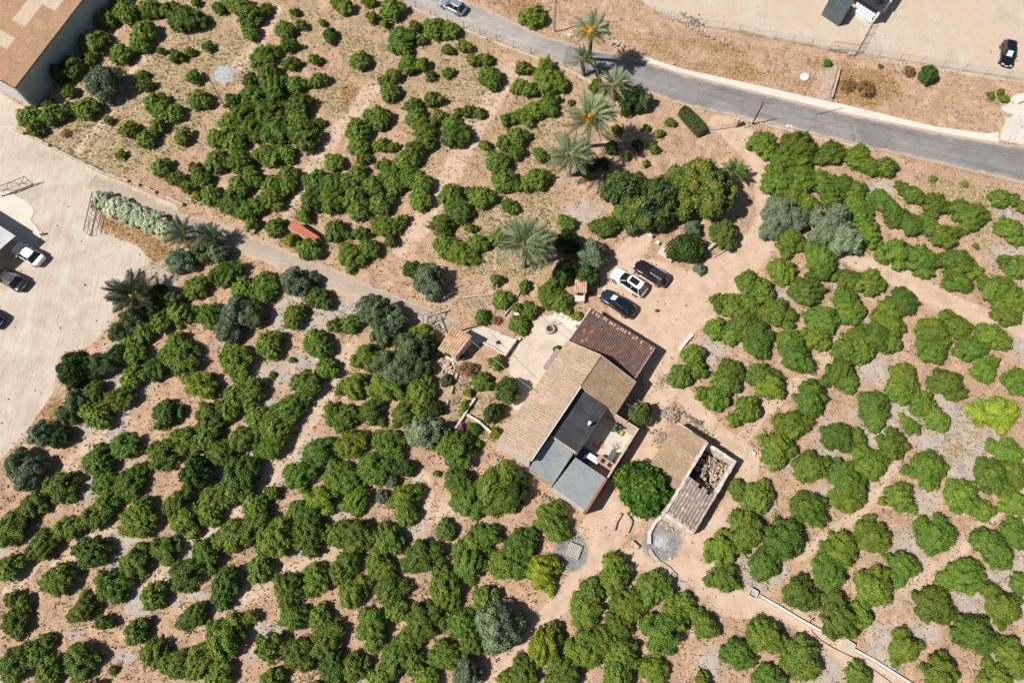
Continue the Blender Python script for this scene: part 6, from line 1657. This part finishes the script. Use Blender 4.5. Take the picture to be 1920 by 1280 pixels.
RUB = mat('field_rubble', (.42, .33, .25), .9, .35, 2.2, c2=(.30, .245, .20), bmp=.5)
rubble((1238, 823), 70, (1.4, 1.1), .12, .55, 'rubble_heap', 'heap of stones and broken tiles left of the outbuilding', RUB)
rubble((1258, 778), 70, (1.3, 1.3), .12, .6, 'rubble_heap', 'heap of grey stones at the upper corner of the outbuilding', RUB)
rubble((1300, 790), 80, (3.2, .9), .08, .3, 'rubble_strip', 'strip of grey rubble behind the outbuilding', mat('dark_rubble', (.25, .21, .18), .9, .3, 2.5, bmp=.4))
rubble((838, 690), 60, (1.6, 1.3), .15, .5, 'rubble_heap', 'scattered pale blocks below the tool store', STONE)
rubble((820, 615), 30, (1.6, 1.0), .12, .4, 'rubble_heap', 'broken bricks and boards left of the tool store', RUB)
rubble((1060, 1000), 90, (3.0, 1.6), .06, .22, 'rubble_strip', 'loose pale stones above the slatted pallet', STONE)
rubble((1265, 985), 60, (1.6, 1.3), .08, .3, 'rubble_heap', 'white rubble between the ash pit and the outbuilding', STONE)
rubble((1190, 105), 60, (1.8, .8), .1, .5, 'rubble_heap', 'pale boulders where the kerb begins beside the tall palms', STONE)
rubble((1160, 85), 50, (2.8, .8), .1, .45, 'rubble_heap', 'pale stones on the bank above the tall palms', STONE)
rubble((1300, 40), 60, (2.4, 1.2), .1, .4, 'rubble_heap', 'grey rubble mound at the left end of the bank fence', RUB)
rubble((1330, 70), 120, (6.5, .7), .08, .35, 'rubble_strip', 'pale stones scattered under the bank fence', STONE)
rubble((1395, 230), 50, (1.8, .8), .08, .35, 'rubble_heap', 'stones around the foot of the entrance pillar', STONE)
rubble((945, 868), 60, (2.5, .8), .08, .35, 'rubble_strip', 'stones along the lower left corner of the farmhouse', RUB)
rubble((1030, 940), 90, (4.5, .7), .08, .3, 'rubble_strip', 'crumbled masonry along the lower wall of the farmhouse', RUB)
rubble((1240, 712), 60, (1.2, 2.0), .06, .2, 'rubble_strip', 'small stones beside the track right of the farmhouse', RUB)
rubble((1412, 850), 18, (.8, .5), .12, .4, 'rubble_heap', 'few white stones on the track corner right of the outbuilding', WHITEW)

# dead branches
mb = MB()
for k in range(70):
    a = G(rnd.uniform(845, 905), rnd.uniform(545, 578), rnd.uniform(.03, .35)); an = rnd.gauss(-.2, .7); l = rnd.uniform(.4, 1.6)
    b = a + Vector((math.cos(an) * l, math.sin(an) * l, rnd.uniform(-.05, .25))); mb.tube([a, a.lerp(b, .5) + Vector((0, rnd.uniform(-.1, .1), .05)), b], .022, 4, .01)
tag(mb.build('brushwood_pile', mat('bleached_twigs', (.50, .42, .36), .9, .2, 5)), 'pile of bleached dead branches beside the lane end', 'branches', None, 'stuff')
for (a, b, r_, l) in (((868, 557), (926, 552), .13, 'long bleached trunk lying above the lane end'), ((846, 540), (866, 534), .06, 'dark stick beside the olive tree on the lane'), ((945, 592), (962, 572), .11, 'white beam lying between the garden bushes'),
                      ((840, 553), (852, 547), .14, 'short bleached log beside the brushwood pile'), ((966, 562), (984, 530), .09, 'grey dead trunk under the lone palm')):
    A, B = G(*a, .2), G(*b, .2); tag(MB().tube([A, A.lerp(B, .5) + Vector((0, 0, .08)), B], r_, 7, r_ * .6).build('dead_trunk', PALEWOOD), l, 'log')
# frame of old beams by the tool store
t = empty('timber_frame', G(812, 602), R(15), 'collapsed dark timber frame beside the lane left of the tool store', 'frame')
for (p, q) in (((-1.2, -.6, .1), (-.9, .7, .9)), ((-.2, -.7, .1), (0, .8, 1.1)), ((.9, -.5, .1), (1.1, .7, .9)), ((-1.2, .6, .85), (1.4, .75, .95)), ((-1.3, -.3, .4), (1.2, -.1, .5))): MB().tube([p, q], .06, 5).build('beam', WOOD, t)
for (px, py, l) in ((788, 597, 'grey plank lying at the lower edge of the lane'), (832, 560 + 24, 'pale board on the ground at the lane end')):
    t = tag(MB().box((0, 0, .06), (1.3, .22, .06)).build('plank', PALEWOOD), l, 'plank'); t.location = G(px, py); t.rotation_euler.z = R(-60 if px < 800 else 20)

# white boulder/mirror dome on the bank
t = tag(MB().lathe([(.62, 0), (.60, .18), (.42, .36), (.2, .42), (0, .44)], (0, 0, 0), 14).build('white_dome', WHITEP, smooth=True), 'round white capped well on the bank above the road', 'well cap'); t.location = G(1509, 145)
t = tag(MB().box((0, 0, .25), (1.7, 1.2, .5), .3).build('white_slab', MATS['bright_concrete'], bevel=.08), 'white concrete slab beside the driveway at the right edge', 'slab'); t.location = G(1912, 187)
t = tag(MB().lathe([(.02, .2), (.16, .12), (.30, 0), (.33, 0), (.2, .1), (.02, .17)], (0, 0, .35), 16).tube([(0, 0, 0), (0, 0, .5)], .03, 5).build('dish_aerial', WHITEP), 'pale satellite dish standing in the garden beside the bushes', 'dish'); t.location = G(969, 591); t.rotation_euler = (R(20), 0, 0)
for (px, py, l) in ((962, 639, 'white flower pot on the corner of the terrace wall'), (973, 637, 'second white pot beside the terrace corner')):
    t = tag(MB().lathe([(.12, 0), (.17, .3), (.19, .3), (.15, .27), (0, .25)], (0, 0, .02), 10).build('flower_pot', WHITEP), l, 'pot'); t.location = G(px, py)
t = tag(MB().box((0, 0, .4), (2.6, .5, .8)).build('stone_bench', mat('grey_bench', (.30, .25, .23), .85, .2, 3), bevel=.02), 'long grey bench against the patio side of the farmhouse', 'bench'); g = G(1034, 676); t.location = (g.x, g.y, .07); t.rotation_euler.z = R(55.8)
t = tag(MB().lathe([(.3, 0), (.3, .55), (.27, .55), (.24, .5), (0, .5)], (0, 0, 0), 14).build('oil_drum', RUSTM), 'rusty round drum beside the store apron', 'drum'); t.location = G(868, 672)

# ------------------------------------------------------------------ two dogs, sitting
def dog(px, py, col, label, rz, s=1.0):
    joints = {'pelvis': (0, 0, .16, .11), 'belly': (.10, 0, .27, .11), 'chest': (.22, 0, .40, .115), 'neck': (.27, 0, .52, .07), 'skull': (.32, 0, .62, .075), 'muzzle': (.44, 0, .59, .035),
              'eL': (.29, .055, .70, .018), 'eR': (.29, -.055, .70, .018), 'sL': (.23, .07, .34, .045), 'sR': (.23, -.07, .34, .045), 'kL': (.27, .075, .18, .026), 'kR': (.27, -.075, .18, .026), 'pL': (.30, .075, .025, .028), 'pR': (.30, -.075, .025, .028),
              'hL': (.03, .10, .17, .07), 'hR': (.03, -.10, .17, .07), 'nL': (.17, .13, .18, .045), 'nR': (.17, -.13, .18, .045), 'cL': (.05, .13, .05, .025), 'cR': (.05, -.13, .05, .025), 'fL': (.19, .14, .025, .025), 'fR': (.19, -.14, .025, .025),
              't1': (-.10, 0, .08, .035), 't2': (-.28, .04, .04, .022), 't3': (-.42, .10, .05, .012)}
    edges = 'pelvis-belly belly-chest chest-neck neck-skull skull-muzzle skull-eL skull-eR chest-sL chest-sR sL-kL sR-kR kL-pL kR-pR pelvis-hL pelvis-hR hL-nL hR-nR nL-cL nR-cR cL-fL cR-fR pelvis-t1 t1-t2 t2-t3'.split()
    ks = list(joints); me = bpy.data.meshes.new('dog'); me.from_pydata([joints[k][:3] for k in ks], [[ks.index(a) for a in e.split('-')] for e in edges], [])
    o = bpy.data.objects.new('dog', me); COL.objects.link(o)
    md = o.modifiers.new('skin', 'SKIN')
    for i, k in enumerate(ks): me.skin_vertices[0].data[i].radius = (joints[k][3],) * 2; me.skin_vertices[0].data[i].use_root = (i == 0)
    ss = o.modifiers.new('sub', 'SUBSURF'); ss.levels = 1; ss.render_levels = 1
    me.materials.append(mat('fur_' + col[0], col[1], .9, .35, 12, bmp=.4)); g = G(px, py); z = .12 if px < 1000 else 0
    o.location = (g.x, g.y, z); o.rotation_euler.z = rz; o.scale = (s,) * 3; tag(o, label, 'dog'); return o


dog(1233, 583, ('brown', (.10, .06, .04)), 'brown dog sitting alone on the dirt forecourt right of the cars', R(200), 1.05)
dog(934, 642, ('black', (.015, .014, .014)), 'black dog sitting on the small pale terrace', R(240), 1.0)
